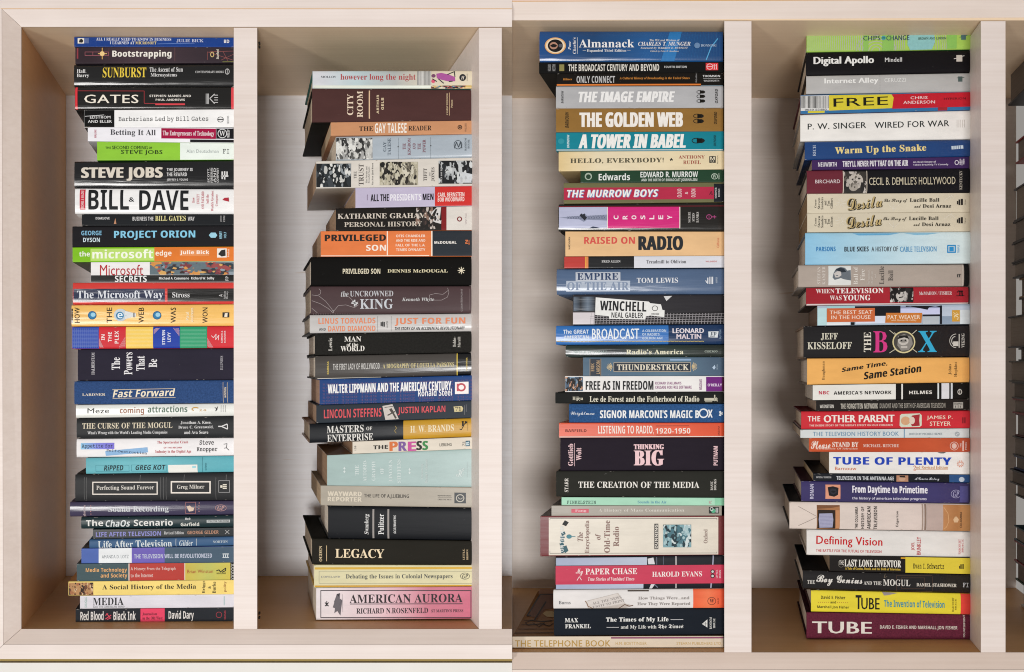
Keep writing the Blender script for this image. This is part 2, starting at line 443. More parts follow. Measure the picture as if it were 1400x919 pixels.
T('DEARLOVE', 246, 420, 338, 436, 'ddd', 'b', name='author_name'); Pg([(366, 466), (376, 428), (383, 466)], 'c08a68'); T('BUSINESS THE', 490, 418, 628, 444, 'd4d4d4', 'k'); T('BILL GATES', 640, 412, 842, 446, 'e3dc9a', 'R', name='title'); T('WAY', 856, 418, 900, 444, 'd4d4d4', 'k')
T('JOHN', 1070, 412, 1082, 452, 'aaa', 'b', 90); T('COM', 1090, 412, 1102, 452, 'aaa', 'b', 90)
K('matte charcoal hardcover with pale blue spaced capitals', 88, 1165, 620, 614, '222124', 'h', 'm', p=5)
T('GEORGE', 148, 510, 283, 540, '7fb9d8', 'b', name='author_name'); T('DYSON', 160, 556, 272, 585, 'cfe2ea', 'b')
T('PROJECT ORION', 366, 510, 906, 570, '86cbe8', 'b+', name='title'); Pg([(996, 541), (1010, 524), (1040, 524), (1052, 541), (1040, 558), (1010, 558)], '9cd2e6'); T('HENRY', 1066, 515, 1084, 565, '9cd2e6', 'b', 90); T('HOLT', 1096, 520, 1112, 560, '9cd2e6', 'b', 90)
K('slim lime green and orange paperback with outlined title', 93, 1166, 718, 712, '7dbb1e', 'p', 's', board='3b5f16')
Bd(634, 1166, 'd9772e'); Rc(212, 629, 634, 709, 'b7d96e'); T('the', 137, 646, 208, 681, 'f4f7e8', 'b'); T('microsoft', 224, 634, 626, 694, 'f6faea', 'b+', name='title'); T('edge', 642, 640, 748, 686, 'fbf0e0', 'b')
Rc(802, 636, 998, 678, 'dd8d55'); T('Julie Bick', 804, 640, 998, 672, 'fff0e4', 'b+', name='author_name'); Rc(1049, 628, 1113, 688, 'e7e2da'); Pg([(1056, 666), (1076, 640), (1104, 634), (1096, 656), (1106, 676), (1080, 682)], '222'); T('Pocket', 1118, 632, 1130, 684, 'f6e0d0', 'b', 90)
K('paperback with thin red serif title, black strip and blurred fruit picture', 215, 1167, 852, 850, 'e6e4e4', 'p', 'g', board='e6dcd2')
Ph(604, 718, 1167, 802, ['63747c', 'd8944a', '2c3a44', '9c4a4a', '8f9ca6', 'd8a860', '3c2a2a', '7b3a44'], 5, 'b', 16)
Rc(215, 804, 1167, 850, '141414'); T('Microsoft', 275, 736, 560, 806, 'b5202c', 'l', name='title'); T('SECRETS', 374, 808, 584, 850, 'eee', 'k')
T('Michael A. Cusumano  Richard W. Selby', 665, 816, 1030, 838, 'eee', 'k', name='author_name'); T('FP', 1104, 812, 1124, 840, 'ccc', 'b', 90)
V_(80, 380, Z)
K('red and navy hardcover with white title beside black author panel', 98, 1163, 178, 172, 'cf3a34', 'h', 'g', p=4)
Rc(102, 72, 703, 158, '1d2746', name='title_panel'); Rc(720, 70, 1158, 156, '101010'); T('The Microsoft Way', 126, 84, 692, 150, 'dfe3ea', 'R', name='title'); T('Stross', 752, 94, 866, 130, 'ddd', 'R', name='author_name')
T('A', 1060, 108, 1082, 124, 'ccc', 'b', 90); T('Addison', 1090, 88, 1104, 140, 'bbb', 'R', 90); T('Wesley', 1108, 88, 1122, 140, 'bbb', 'R', 90)
K('orange-yellow hardcover with upright words, light bulb and blue globes', 88, 1166, 322, 318, 'eebd66', 'h', 'g', p=4)
Rc(88, 204, 97, 298, '1c1c1c')
for q, a in (('HOW', 108), ('THE', 320), ('WEB', 530), ('WAS', 741), ('WON', 951)): T(q, a, 196, a + 35, 298, '201a14', 's+', 90, name='title')
for a in (225, 652): El(a, 248, 28, 28, '2f7fae', name='globe'); El(a + 6, 244, 16, 14, '9fd2e8', name='globe'); Rg(a, 248, 28, 28, 5, '1b5f90', name='globe')
El(412, 246, 44, 42, 'c9d3da', name='light_bulb'); Pg([(440, 218), (488, 230), (514, 236), (514, 256), (488, 260), (440, 274)], 'dfe2e2', name='light_bulb'); El(408, 250, 26, 26, '2f7fae', name='globe'); T('e', 392, 232, 426, 268, 'e8f4fa', 'b'); Ln(500, 230, 500, 262, 10, '8d8d8d', name='light_bulb')
T('Paul', 842, 226, 862, 280, 'f6e8c6', 'b', 90, name='author_name'); T('Andrews', 872, 198, 892, 292, 'f6e8c6', 'b', 90, name='author_name'); Rc(1084, 228, 1128, 262, '1c1c1c'); Pg([(1096, 258), (1100, 234), (1118, 232), (1116, 258)], 'f0e6d2')
K('hardcover striped in blue, red, yellow and green blocks', 88, 1168, 470, 465, 'cc2f38', 'h', 's', p=5)
Bd(88, 266, '2c4aa8'); Bd(445, 625, 'edc75a'); Bd(625, 803, '1f3ea0'); Bd(803, 983, '27976a')
Mq([seg(92 + i * 13, 334, 92 + i * 13, 464, 2) for i in range(14)] + [seg(92, 338 + i * 9, 262, 338 + i * 9, 2) for i in range(14)], '7186c8', 'pattern')
Mq([seg(450, 340 + i * 9, 622, 340 + i * 9, 2) for i in range(14)], 'f6e2a0', 'pattern'); Mq([seg(808, 340 + i * 9, 978, 340 + i * 9, 2) for i in range(14)], '7cc2a0', 'pattern')
Mq([seg(268, 400 + i * 9, 296 - i * 4, 460, 2) for i in range(6)] + [seg(400 + i * 8, 460, 442, 392 + i * 10, 2) for i in range(5)] + [seg(985, 398 + i * 9, 1022 - i * 5, 460, 2) for i in range(6)] + [seg(630, 372 - i * 7, 668 - i * 5, 332, 2) for i in range(5)] + [seg(760 + i * 8, 332, 800, 384 - i * 8, 2) for i in range(5)], 'e4b0b4', 'pattern')
T('IN', 283, 374, 306, 412, 'f6e9e6', 'b', 90, name='title'); T('THE', 328, 358, 352, 424, 'f6e9e6', 'b', 90, name='title'); T('PLEX', 372, 350, 398, 434, 'f6e9e6', 'b', 90, name='title')
T('STEVEN', 686, 345, 706, 442, 'e8ecf8', 'b', 90, name='author_name'); T('LEVY', 722, 360, 742, 424, 'e8ecf8', 'b', 90, name='author_name'); Pl([(1012, 382), (1026, 396), (1044, 372), (1040, 410), (1062, 378), (1058, 412)], 4, 'f2dcdc', 'emblem'); T('SIMON &', 1076, 350, 1088, 430, 'f2dcdc', 'b', 90); T('SCHUSTER', 1096, 350, 1107, 430, 'f2dcdc', 'b', 90)
K('thick dark navy cloth-like hardcover with silver serif words standing upright', 124, 1168, 682, 674, '2c2936', 'h', 'm', p=4)
T('HALBERSTAM', 215, 494, 236, 640, 'c6c3c8', 'R', 90, name='author_name')
for q, a, c0, c1 in (('The', 350, 526, 608), ('Powers', 432, 492, 640), ('That', 514, 516, 614), ('Be', 597, 536, 592)): T(q, a, c0, a + 56, c1, 'efeef0', 'R', 90, name='title')
T('ILLINOIS', 1072, 516, 1090, 608, 'b2b0b6', 'R', 90)
K('blue cloth hardcover with cream script title between two thin rules', 104, 1169, 838, 828, '2f4a78', 'h', 'c', p=4)
T('LARDNER', 157, 764, 310, 780, 'e6dcc8', 'R', name='author_name'); T('Fast Forward', 358, 732, 772, 790, 'f2e6cc', 'bi', name='title', ang=1); Ln(356, 740, 772, 732, 3, 'e6d2b0'); Ln(358, 797, 774, 790, 3, 'e6d2b0')
Ln(1088, 690, 1090, 826, 3, 'c8b8a0'); Ln(1116, 690, 1118, 826, 3, 'c8b8a0'); T('NORTON', 1097, 722, 1110, 792, 'e2d4b8', 'bi', 90)
K('slim white hardcover with grey, brown and green title words', 117, 1169, 928, 914, 'dfe1dc', 'h', 'g', p=3)
T('Meze', 193, 862, 336, 896, '3c3c3c', 's', name='author_name'); T('coming', 406, 855, 566, 908, 'a87a66', 'k', name='title'); T('attractions', 590, 845, 852, 890, '5f7a6a', 'k', name='title')
Rg(905, 868, 26, 14, 7, 'c89a48', a0=120, a1=330); T('2.0', 930, 870, 976, 882, 'c89a48', 'b'); Pl([(1032, 858), (1050, 866), (1038, 882), (1052, 852)], 5, '2a2a2a', 'emblem'); Mq([seg(1074 + i * 14, 842, 1074 + i * 14, 888, 3) for i in range(3)], 'a0a0a0', 'lettering')
V_(80, 540, Z)
K('charcoal hardcover with white serif capitals and a subtitle line beneath', 117, 1169, 290, 282, '26282a', 'h', 's', p=3.2)
T('THE CURSE OF THE MOGUL', 155, 184, 754, 222, 'ddd2b8', 'R', name='title'); T("What's Wrong with the World's Leading Media Companies", 190, 238, 720, 264, 'ddd', 'R')
for q, a, b, c, d in (('Jonathan A. Knee,', 808, 172, 1012, 194), ('Bruce C. Greenwald,', 794, 203, 1026, 224), ('and Ava Seave', 832, 236, 992, 258)): T(q, a, b, c, d, 'ddd', 'R', name='author_name')
Mq([seg(1058, 208, 1086, 208, 8), seg(1084, 206, 1118, 192, 7), seg(1084, 210, 1120, 226, 7), seg(1118, 192, 1120, 226, 6)], 'ddd')
K('white hardcover with title words highlighted on blue-violet strips', 117, 1169, 416, 402, 'e8e6e7', 'h', 's', p=3)
Rc(145, 318, 368, 360, '8cc2e0>7f86d8>7a6fd0'); T('Appetite for', 152, 324, 358, 356, '16202c', 'M+', name='title', ang=0); Pg([(308, 372), (588, 346), (592, 380), (310, 404)], '8fb8e0', name='colour_panel'); T('Self-Destruction', 316, 356, 584, 396, '1a2a48', 'M+', name='title', ang=-5)
T('The Spectacular Crash', 652, 304, 858, 326, 'b83a44', 'R'); T('OF THE RECORD', 696, 344, 816, 354, 'b83a44', 'b'); T('Industry in the Digital Age', 640, 364, 878, 388, 'b83a44', 'R')
T('Steve', 934, 300, 1028, 330, '202020', 'M+', name='author_name'); T('Knopper', 916, 346, 1052, 380, '202020', 'M+', name='author_name'); Pl([(1094, 326), (1116, 322), (1112, 350), (1096, 352), (1112, 350), (1130, 366)], 4, '444', 'emblem')
K('turquoise hardcover with handwritten-style black title and a white label strip', 184, 1168, 524, 512, '5fa8b4>6fb6c0>5aa6b2', 'h', 's', p=3, board='2a4a50')
Fr(248, 464, 468, 508, 2, '3f8894'); Fr(482, 462, 716, 506, 2, '3f8894'); T('RiPPED', 302, 464, 430, 500, '12262c', 'bi', name='title', ang=0); T('GREG KOT', 510, 464, 708, 496, '12262c', 'bi', name='author_name')
Rc(725, 462, 918, 518, 'e6e6e0', name='label_strip'); Ln(950, 412, 950, 512, 2, '2d7480'); T('Scribner', 966, 450, 978, 500, '2d7480', 'b', 90); Rc(884, 470, 908, 484, '9cd0d8')
K('thick dark grey hardcover with title and author in two white-framed boxes', 112, 1168, 706, 700, '28292b', 'h', 's', p=3, board='1d1d1d', deep=0.175)
Fr(225, 574, 656, 660, 7, 'ece4da'); T('Perfecting Sound Forever', 252, 598, 632, 634, 'd8d4cc', 'R', name='title'); Fr(742, 570, 1006, 652, 9, 'ece4da'); T('Greg Milner', 784, 594, 964, 628, 'd8d4cc', 'R', name='author_name')
for a in (172, 186, 676, 694, 712, 1040): Ln(a, 545, a, 692, 2.5, '6c6c6c')
Fr(1058, 566, 1132, 646, 3, 'a8a8a8'); Mq([seg(1070, 606, 1084, 606, 16), seg(1086, 594, 1112, 594, 8), seg(1086, 606, 1112, 606, 8), seg(1086, 618, 1112, 618, 8)], 'e2dccc'); Ln(540, 530, 540, 572, 2, '888'); Ln(830, 528, 830, 570, 2, '888'); Ln(1108, 528, 1108, 566, 2, '888')
K('shiny dark plum hardcover with pale serif title and small square emblem', 78, 1166, 808, 796, '3b3550', 'h', 'g', p=2.4, B=0.005)
T('Sound Recording', 332, 736, 728, 782, 'd4d8dc', 'R', name='title'); T('Morton', 164, 730, 180, 806, 'c8b4b8', 'R', 90, name='author_name'); Fr(836, 710, 906, 786, 3, 'b07a78'); Pg([(846, 738), (868, 732), (880, 744), (898, 746), (890, 768), (862, 772)], 'dcc4b0', name='picture')
Mq([seg(925, 716 + i * 18, 931, 716 + i * 18, 6) for i in range(4)] + [seg(212, 734 + i * 18, 218, 734 + i * 18, 5) for i in range(4)], 'c89090', 'dot'); Rg(1072, 748, 38, 22, 3, 'b89090'); T('GP', 1050, 734, 1096, 764, 'c49c98', 'I')
K('shiny dark teal hardcover with bright white uneven title lettering', 150, 1166, 888, 876, '1d3034', 'h', 'q', p=2.6)
T('The', 182, 826, 296, 868, 'e6e6e2', 'b', name='title'); T('ChaOs', 312, 826, 474, 872, 'dfe4e4', 'bi', name='title'); T('Scenario', 498, 822, 756, 866, 'e6e6e2', 'b', name='title'); T('Bob', 838, 812, 872, 826, 'ddd', 'b', name='author_name'); T('Garfield', 808, 844, 930, 868, 'e8e8e0', 'b', name='author_name')
Rc(980, 826, 1134, 844, 'b8bcbc', name='label_panel'); T('STIELSTRA PUBLISHING', 986, 829, 1128, 841, '333', 'b')
K('thin black paperback with violet capitals under a dashed orange line', 230, 1166, 954, 936, '1c2226', 'p', 'g')
Mq([seg(238 + i * 56, 881 - i * .5, 266 + i * 56, 881 - i * .5, 7) for i in range(15)], 'c0823c', 'dashed_line'); T('LIFE AFTER TELEVISION', 250, 904, 678, 934, '8f8fd0', 'b', name='title'); T('Revised Edition', 698, 902, 828, 922, 'ccc', 'R'); T('GEORGE GILDER', 852, 898, 1058, 920, 'b88a70', 'b', name='author_name')
Mq([seg(1100, 894, 1128, 920, 4), seg(1128, 894, 1100, 920, 4)], 'aaa')
V_(80, 680, Z)
K('slate blue hardcover with pale elongated serif title and two upright bars', 206, 1166, 338, 322, '3d5c80', 'h', 's', p=3)
T('Life After Television', 262, 284, 750, 334, 'd8e0e2', 'R', name='title'); T('Gilder', 798, 284, 888, 322, 'ccd6dc', 'I', name='author_name'); Ln(776, 274, 776, 326, 3, 'c8d0d4'); Ln(911, 274, 911, 320, 3, 'c8d0d4'); T('NORTON', 1020, 286, 1118, 302, 'b8c4cc', 'R')
K('blue, white, violet and grey banded paperback with pale sans capitals', 150, 1166, 438, 430, '4a63a8', 'p', 's', board='191c20')
Bd(265, 484, 'dfe2e4'); Bd(484, 702, '6a5cae'); Bd(702, 1166, '44586a'); T('AMANDA D. LOTZ', 286, 382, 464, 404, '7d8488', 's', name='author_name'); T('THE TELEVISION WILL BE REVOLUTIONIZED', 500, 374, 1016, 402, 'c2c8da', 'b', name='title'); Mq([seg(1086, 374, 1128, 374, 6), seg(1092, 378, 1092, 394, 6), seg(1106, 378, 1106, 394, 6), seg(1120, 378, 1120, 394, 6), seg(1086, 397, 1128, 397, 5)], 'd0d8dc')
K('paperback in grey-teal, brick red and olive yellow panels with orange title', 122, 1166, 556, 546, '3f5358', 'p', 's', board='1a1a1a')
Bd(463, 470, 'd8c8b8'); Bd(470, 832, 'b03c34'); Bd(832, 838, 'd8c8b8'); Bd(838, 1136, 'c4b04c>b8b860>c8b850'); Bd(1136, 1166, '141414'); T('Media Technology', 182, 466, 454, 500, 'e4ae72', 'b', name='title'); T('and Society', 280, 502, 456, 538, 'e4ae72', 'b', name='title')
T('A History: From the Telegraph', 478, 460, 774, 488, 'ecd0c8', 's'); T('to the Internet', 478, 502, 626, 528, 'ecd0c8', 's'); T('Brian Winston', 852, 478, 1022, 502, 'a8482c', 's', name='author_name')
Pl([(1044, 486), (1062, 480), (1070, 494), (1106, 468), (1104, 486), (1080, 496)], 6, '1f1c14', 'emblem'); T('ROUTLEDGE', 1046, 498, 1106, 508, '2a2618', 'b'); Mq([seg(1140, 440 + i * 18, 1164, 456 + i * 18, 3) for i in range(6)] + [seg(1164, 440 + i * 18, 1140, 456 + i * 18, 3) for i in range(6)], 'c8c8c0', 'pattern')
K('pale yellow paperback with sepia picture at left and black serif title', 66, 1167, 650, 642, 'e9cf78', 'p', 's', board='b07a3c')
Ph(70, 564, 230, 646, ['b88a5c', '3a2418', '6c4230', 'd8b890', '2c1c14', 'a86c48'], 9, 'b', 16); T('A Social History of the Media', 290, 576, 910, 616, '201c10', 'R', name='title')
T('Briggs', 950, 552, 972, 634, '2a2412', 'R', 90, name='author_name'); T('&', 988, 588, 1008, 604, '2a2412', 'R', 90); T('Burke', 1018, 558, 1040, 634, '2a2412', 'R', 90, name='author_name'); T('polity', 1092, 556, 1112, 626, '9c6a38', 'R', 90)
K('silvery white paperback with an elongated black display word at its left', 146, 1167, 736, 730, 'd4d2da', 'p', 'g', board='c8c4b8')
T('MEDIA', 230, 662, 432, 712, '2a2a2c', 'R', name='title'); T('AND THE AMERICAN MIND', 230, 716, 438, 730, '9c9ca0', 'b'); T('DOUGLAS', 176, 660, 192, 726, '7cb0a0', 's', 90, name='author_name'); Ln(1094, 656, 1094, 716, 6, 'a8c4c4')
K('charcoal paperback with tall condensed white title and a pink subtitle block', 116, 1165, 824, 822, '2b2e33', 'p', 'm')
Bd(543, 702, 'e04a68'); T('Red Blood', 148, 752, 300, 812, 'e4e0dc', 'k', name='title'); Mq([seg(312, 780, 330, 768, 5), seg(312, 804, 350, 778, 6), seg(322, 808, 350, 796, 5), seg(320, 766, 346, 800, 5)], 'd8485c'); T('Black Ink', 365, 752, 512, 812, 'e4e0dc', 'k', name='title')
T('Journalism', 556, 762, 652, 782, '3a1018', 'R'); T('in the Old West', 556, 788, 688, 808, '3a1018', 'R'); T('David Dary', 728, 750, 894, 820, 'e4e0dc', 'k', name='author_name'); Rg(1060, 778, 20, 20, 3, 'b03a48'); T('KANSAS', 1094, 750, 1106, 808, 'a83a48', 'b', 90)
# ---- second stack
V_(405, 85, Z)
stack('2', 'second', 0.036, 'L', 0)
topline(107, 52, 1162, 54)
K('cream and pastel hardcover with red lowercase title and a pink figure', 107, 1162, 172, 176, 'cdd6dc>d5d6dc>bccfd4>aeb2b0>ddd2bc>e0d4ba', 'h', 'g', p=4, board='2f6a62', deep=0.15)
T('MOLLOY', 162, 90, 264, 104, '4a4a50', 'R', name='author_name'); T('however long the night', 292, 78, 790, 128, 'b04a4c', 'R', name='title'); Rc(115, 154, 890, 172, 'dfe4d8')
Ph(800, 58, 892, 154, ['c2c0bc', '8f8f8c', 'd8d8d4', '9a9a98'], 3, 'v', 12); Ph(890, 156, 1160, 174, ['16181c', 'd8b060', '2f7a9a', 'b04040', 'e8e0c8'], 4, 'b', 14)
Pg([(926, 78), (960, 72), (1010, 84), (1050, 100), (1052, 128), (1010, 130), (960, 118), (930, 108)], 'b05aa0', name='figure'); El(908, 92, 14, 12, '7a4a6a', name='figure'); El(906, 128, 12, 12, 'e05a78', name='figure')
for a, b, c, d in ((1000, 84, 1050, 62), (1046, 66, 1050, 100), (940, 112, 976, 142), (900, 112, 930, 130), (1010, 130, 1034, 128)): Ln(a, b, c, d, 6, '20242c', name='figure')
El(1101, 104, 22, 23, '22262c'); T('H', 1090, 94, 1114, 116, 'e6dccc', 'I'); Ln(1130, 78, 1130, 128, 3, '6a6a60'); Rc(1120, 156, 1160, 174, 'd0b060')
K('thick chocolate brown hardcover with gold serif words standing upright', 107, 1168, 400, 384, '4e3331', 'h', 'm', p=4, board='1b1a17', deep=0.195)
T('CITY', 337, 212, 378, 352, 'ecd8c0', 'R', 90, name='title'); T('ROOM', 402, 192, 442, 366, 'ecd8c0', 'R', 90, name='title'); Ln(484, 188, 484, 374, 8, 'e6c4a0'); T('ARTHUR', 532, 216, 548, 342, 'e0cca8', 'b', 90, name='author_name'); T('GELB', 562, 236, 580, 316, 'e0cca8', 'b', 90, name='author_name')
T('A MARIAN WOOD BOOK', 992, 204, 1004, 350, 'e0c8a0', 'R', 90); Ln(1013, 200, 1013, 352, 3, 'd8b890'); T('Putnam', 1022, 248, 1034, 300, 'e0c8a0', 'R', 90)
K('slim tan orange paperback with white condensed words between black ones', 230, 1168, 488, 474, 'c68f68', 'p', 's', pages='c9ae8c')
T('THE', 416, 426, 510, 456, '2c1e18', 'R', name='title'); T('GAY TALESE', 520, 404, 730, 470, 'f6efe6', 'k', name='title'); T('READER', 742, 420, 894, 452, '2c1e18', 'R', name='title'); Rg(1082, 430, 15, 15, 5, '3a2820'); El(1082, 430, 6, 6, '3a2820'); T('WALKER', 1114, 404, 1126, 460, '7a5a48', 'R', 90)
K('pale blue grey book with sculpture picture and upright maroon words', 262, 1168, 650, 632, 'a9b4be', 'h', 'g', p=4, board='e3dcd0')
Ph(264, 500, 504, 642, ['a8a8a6', '2c2c2c', 'd8d8d4', '5c5c5a', 'e6e6e2', '3a3a3a', 'c8c8c4'], 14, 'b', 30); Rg(404, 524, 26, 22, 6, '333', name='picture'); El(330, 560, 34, 44, 'd6d6d2', name='picture'); El(390, 590, 50, 34, 'cfcfcc', name='picture')
T('GAY', 574, 526, 595, 592, '4e5a66', 'R', 90, name='author_name'); T('TALESE', 604, 504, 626, 616, '4e5a66', 'R', 90, name='author_name')
for i, (q, c0, c1) in enumerate((('THE', 538, 578), ('KINGDOM', 504, 614), ('AND', 538, 578), ('THE', 538, 578), ('POWER', 514, 598))): T(q, 704 + i * 33, c0, 724 + i * 33, c1, '7c3a48', 'R', 90, name='title')
Ln(676, 500, 676, 640, 2, '8a949c'); Ln(888, 498, 888, 636, 2, '8a949c'); El(674, 560, 4, 4, '444', name='dot'); El(890, 554, 4, 4, '444', name='dot')
Rg(1070, 548, 28, 30, 4, '4a525a', name='emblem'); Pl([(1046, 572), (1060, 530), (1074, 566), (1086, 530), (1096, 572)], 5, '3f474f', 'emblem'); T('RANDOM', 1114, 504, 1126, 588, '5c646c', 'R', 90); T('HOUSE', 1134, 514, 1146, 574, '5c646c', 'R', 90)
K('thick white paperback with three black and white press photographs', 130, 1168, 834, 818, 'd5cfc6', 'p', 's', board='c0b5a6', pages='b4967a', deep=0.17)
Ph(130, 670, 362, 826, ['15191c', '20262a', '3c4248', 'c8c8c4', '2a3034', 'e0e0dc', '90969a'], 21, 'b', 16); T('THE', 380, 722, 398, 768, '444', 'R', 90, name='title'); T('TRUST', 412, 672, 446, 816, '5a5450', 'R', 90, name='title')
for i in range(3): T(('The Private and', 'Powerful Family', 'The New York Times')[i], 459 + i * 17 + (i == 2) * 6, 690 - (i == 2) * 22, 470 + i * 17 + (i == 2) * 8, 800 + (i == 2) * 12, '555' if i < 2 else '222', 'R' if i < 2 else 'F', 90)
Ph(552, 660, 805, 814, ['b9b29c', '2a2622', '6c665a', 'd6d0be', '1c1a18', '8c8674', 'c8c2ae'], 26, 'b', 26)
for a, b in ((586, 682), (606, 706), (628, 756), (656, 790)): El(a, b, 17, 15, '201c1a', name='picture'); El(a + 5, b + 5, 11, 10, 'ddd4c4', name='picture')
Ln(690, 664, 760, 730, 5, '2a2622', name='picture'); T('TIFFT', 842, 704, 864, 788, '55504c', 'R', 90, name='author_name'); T('AND', 878, 732, 888, 756, '777', 'R', 90); T('JONES', 894, 698, 916, 790, '55504c', 'R', 90, name='author_name')
Ph(942, 654, 1168, 806, ['14161a', '22262a', 'd0d4d4', '383c42', 'b8bcbe', '1a1c20'], 31, 'b', 12); El(1010, 718, 24, 28, 'c8ccce', name='picture'); El(1008, 756, 26, 24, '9ca0a2', name='picture'); Pg([(1060, 740), (1100, 730), (1168, 744), (1168, 800), (1080, 800)], 'cfd4d8', name='picture'); Pg([(1066, 656), (1094, 662), (1100, 740), (1076, 736)], 'c4c8ca', name='picture'); T('BACK BAY BOOKS', 955, 674, 966, 798, 'c8c8c8', 'b', 90)
V_(405, 250, Z)
K('pale lilac and red paperback with heavy black and white condensed title', 392, 1162, 166, 152, 'bcb4cc', 'p', 'g', pages='b39476')
Bd(917, 1162, 'c8302c'); T('ALL THE', 492, 76, 612, 122, '16161c', 'k+', name='title'); T("PRESIDENT'S", 622, 74, 828, 118, 'eeecf4', 'k+', name='title'); T('MEN', 836, 72, 908, 114, '16161c', 'k+', name='title')
T('CARL BERNSTEIN', 936, 64, 1112, 92, 'f6e2dc', 'k', name='author_name'); T('BOB WOODWARD', 936, 96, 1112, 124, 'f6e2dc', 'k', name='author_name'); Ln(470, 78, 470, 116, 4, '8a7a94')
K('black paperback with spaced white capitals and white right end', 262, 1168, 318, 314, '191512', 'p', 's', pages='a98c70')
Bd(960, 994, '7c1c20'); Bd(994, 1168, 'd6d1ca'); Ph(790, 162, 960, 306, ['191512', '8a6e60', '4a3a34', '2a2220', 'c8beb6'], 6, 'b', 8); Pg([(876, 240), (900, 190), (930, 162), (958, 162), (950, 236), (960, 240), (958, 272), (920, 262)], 'd9d6d4', name='picture'); Pg([(890, 224), (918, 180), (934, 172), (916, 220)], '1c1816', name='picture')
T('KATHARINE GRAHAM', 274, 202, 862, 236, 'd9cfc2', 'R', name='author_name'); T('PERSONAL HISTORY', 318, 258, 832, 290, 'd0c6b8', 'R', name='title'); Rg(1080, 240, 17, 17, 7, '7a2024'); T('VINTAGE', 1116, 202, 1128, 276, 'a8989a', 's', 90)
K('orange and slate paperback with black and white capitals in panels', 162, 1170, 488, 486, 'de7a44', 'p', 's', pages='a98b6e')
Bd(599, 606, 'f2e4d6'); Bd(893, 901, 'f2e4d6'); Bd(901, 1170, '272d34'); T('PRIVILEGED', 188, 342, 594, 386, '1c1714', 'b++', name='title'); T('SON', 462, 410, 594, 450, 'f8ede2', 'b+', name='title')
for q, a, b, c in (('OTIS CHANDLER', 660, 343, 360), ('AND THE RISE AND', 660, 373, 390), ('FALL OF THE L.A.', 658, 404, 421), ('TIMES DYNASTY', 660, 434, 452)): T(q, a, b, 854, c, 'fae6d4', 'b')
T('McDOUGAL', 914, 386, 1060, 404, 'f4f0ea', 'b+', name='author_name'); T('N', 1118, 378, 1136, 404, 'de7a44', 'b+', 90); T('E', 1140, 380, 1146, 410, 'de7a44', 'b', 90); Rc(164, 480, 880, 487, 'f0dccc')
K('thick plain black hardcover with small cream slab capitals and a star', 98, 1172, 682, 680, '121110', 'h', 'm', p=3.4)
T('PRIVILEGED SON', 308, 568, 556, 602, 'e6ddc2', 'k', name='title'); T('DENNIS McDOUGAL', 604, 572, 1002, 594, 'ddd4b0', 'R+', name='author_name'); Mq([seg(1092 - 24 * math.cos(a), 580 - 24 * math.sin(a), 1092 + 24 * math.cos(a), 580 + 24 * math.sin(a), 5) for a in (0, .785, 1.571, 2.356)], 'e6ddc2', 'star_emblem')
K('dusty brown hardcover with ornate silver title and thin curling vines', 98, 1168, 872, 862, '4b3a3c', 'h', 's', p=3)
T('the', 296, 716, 346, 754, 'c6c6c8', 'I', name='title'); T('UNCROWNED', 356, 714, 642, 752, 'c2c2c6', 'R', name='title'); T('KING', 422, 768, 640, 834, 'c8ccd2', 'R', name='title'); T('Kenneth Whyte', 700, 760, 912, 788, 'c8c8c8', 'I', name='author_name')
for pts in ([(104, 742), (150, 748), (196, 784), (232, 830), (246, 852)], [(104, 780), (160, 800), (210, 830), (240, 856)], [(246, 852), (280, 812), (330, 808), (384, 826), (410, 810), (408, 782)], [(150, 700), (164, 716), (160, 736), (148, 742)], [(914, 776), (960, 776), (1000, 756), (1010, 722), (1000, 694)], [(914, 776), (880, 762), (882, 742), (920, 732), (970, 738), (1004, 712)], [(104, 830), (140, 860)], [(232, 852), (246, 860), (250, 846), (238, 842)], [(346, 752), (372, 776), (388, 790)]): Pl(pts, 2.5, 'a59a9a')
Mq([seg(366, 796, 408, 796, 10), seg(387, 774, 387, 818, 10), seg(374, 782, 400, 810, 8)], 'd4d4d6', 'emblem'); T('COUNTERPOINT', 1088, 700, 1100, 850, 'a8a0a0', 's', 90); Ln(1148, 700, 1148, 840, 3, '7c6c6c'); Mq([seg(110 + i * 16, 868, 118 + i * 16, 868, 3) for i in range(64)], 'a59a9a', 'dotted_line')
V_(405, 420, Z)
K('silver and black-backed hardcover with coral spaced capitals in two lines', 92, 1172, 174, 160, 'c3c0be', 'h', 'g', p=2.8, board='23262c', B=.004)
T('LINUS TORVALDS', 148, 72, 524, 110, 'e58a62', 'b', name='author_name'); T('AND', 152, 138, 196, 156, '444', 'b'); T('DAVID DIAMOND', 212, 124, 524, 160, 'e58a62', 'b', name='author_name'); Mq([seg(562, 100, 562, 126, 8), seg(572, 96, 572, 128, 8), seg(582, 98, 582, 130, 8)], '222'); Ln(538, 60, 538, 162, 2, '8a8a8a'); Ln(628, 58, 628, 160, 2, '8a8a8a')
T('HARPER', 596, 92, 606, 138, '555', 's', 90); T('JUST FOR FUN', 652, 70, 1118, 122, 'e58a62', 'b+', name='title'); T('THE STORY OF AN ACCIDENTAL REVOLUTIONARY', 652, 130, 1116, 150, '222', 'bi')
K('black cloth hardcover with small white serif title and upright author word', 124, 1172, 320, 300, '22211f', 'h', 'c', p=3.2)
T('Lewis', 214, 204, 238, 290, 'dcd8d0', 'R', 90, name='author_name'); T('MAN', 318, 194, 430, 228, 'eeeae2', 'R', name='title'); T('of the', 334, 236, 410, 258, 'eeeae2', 'R', name='title'); T('WORLD', 294, 256, 452, 292, 'eeeae2', 'R', name='title'); T('Bobbs-', 1036, 196, 1056, 262, 'ccc8c0', 'R', 90); T('Merrill', 1068, 196, 1086, 266, 'ccc8c0', 'R', 90)
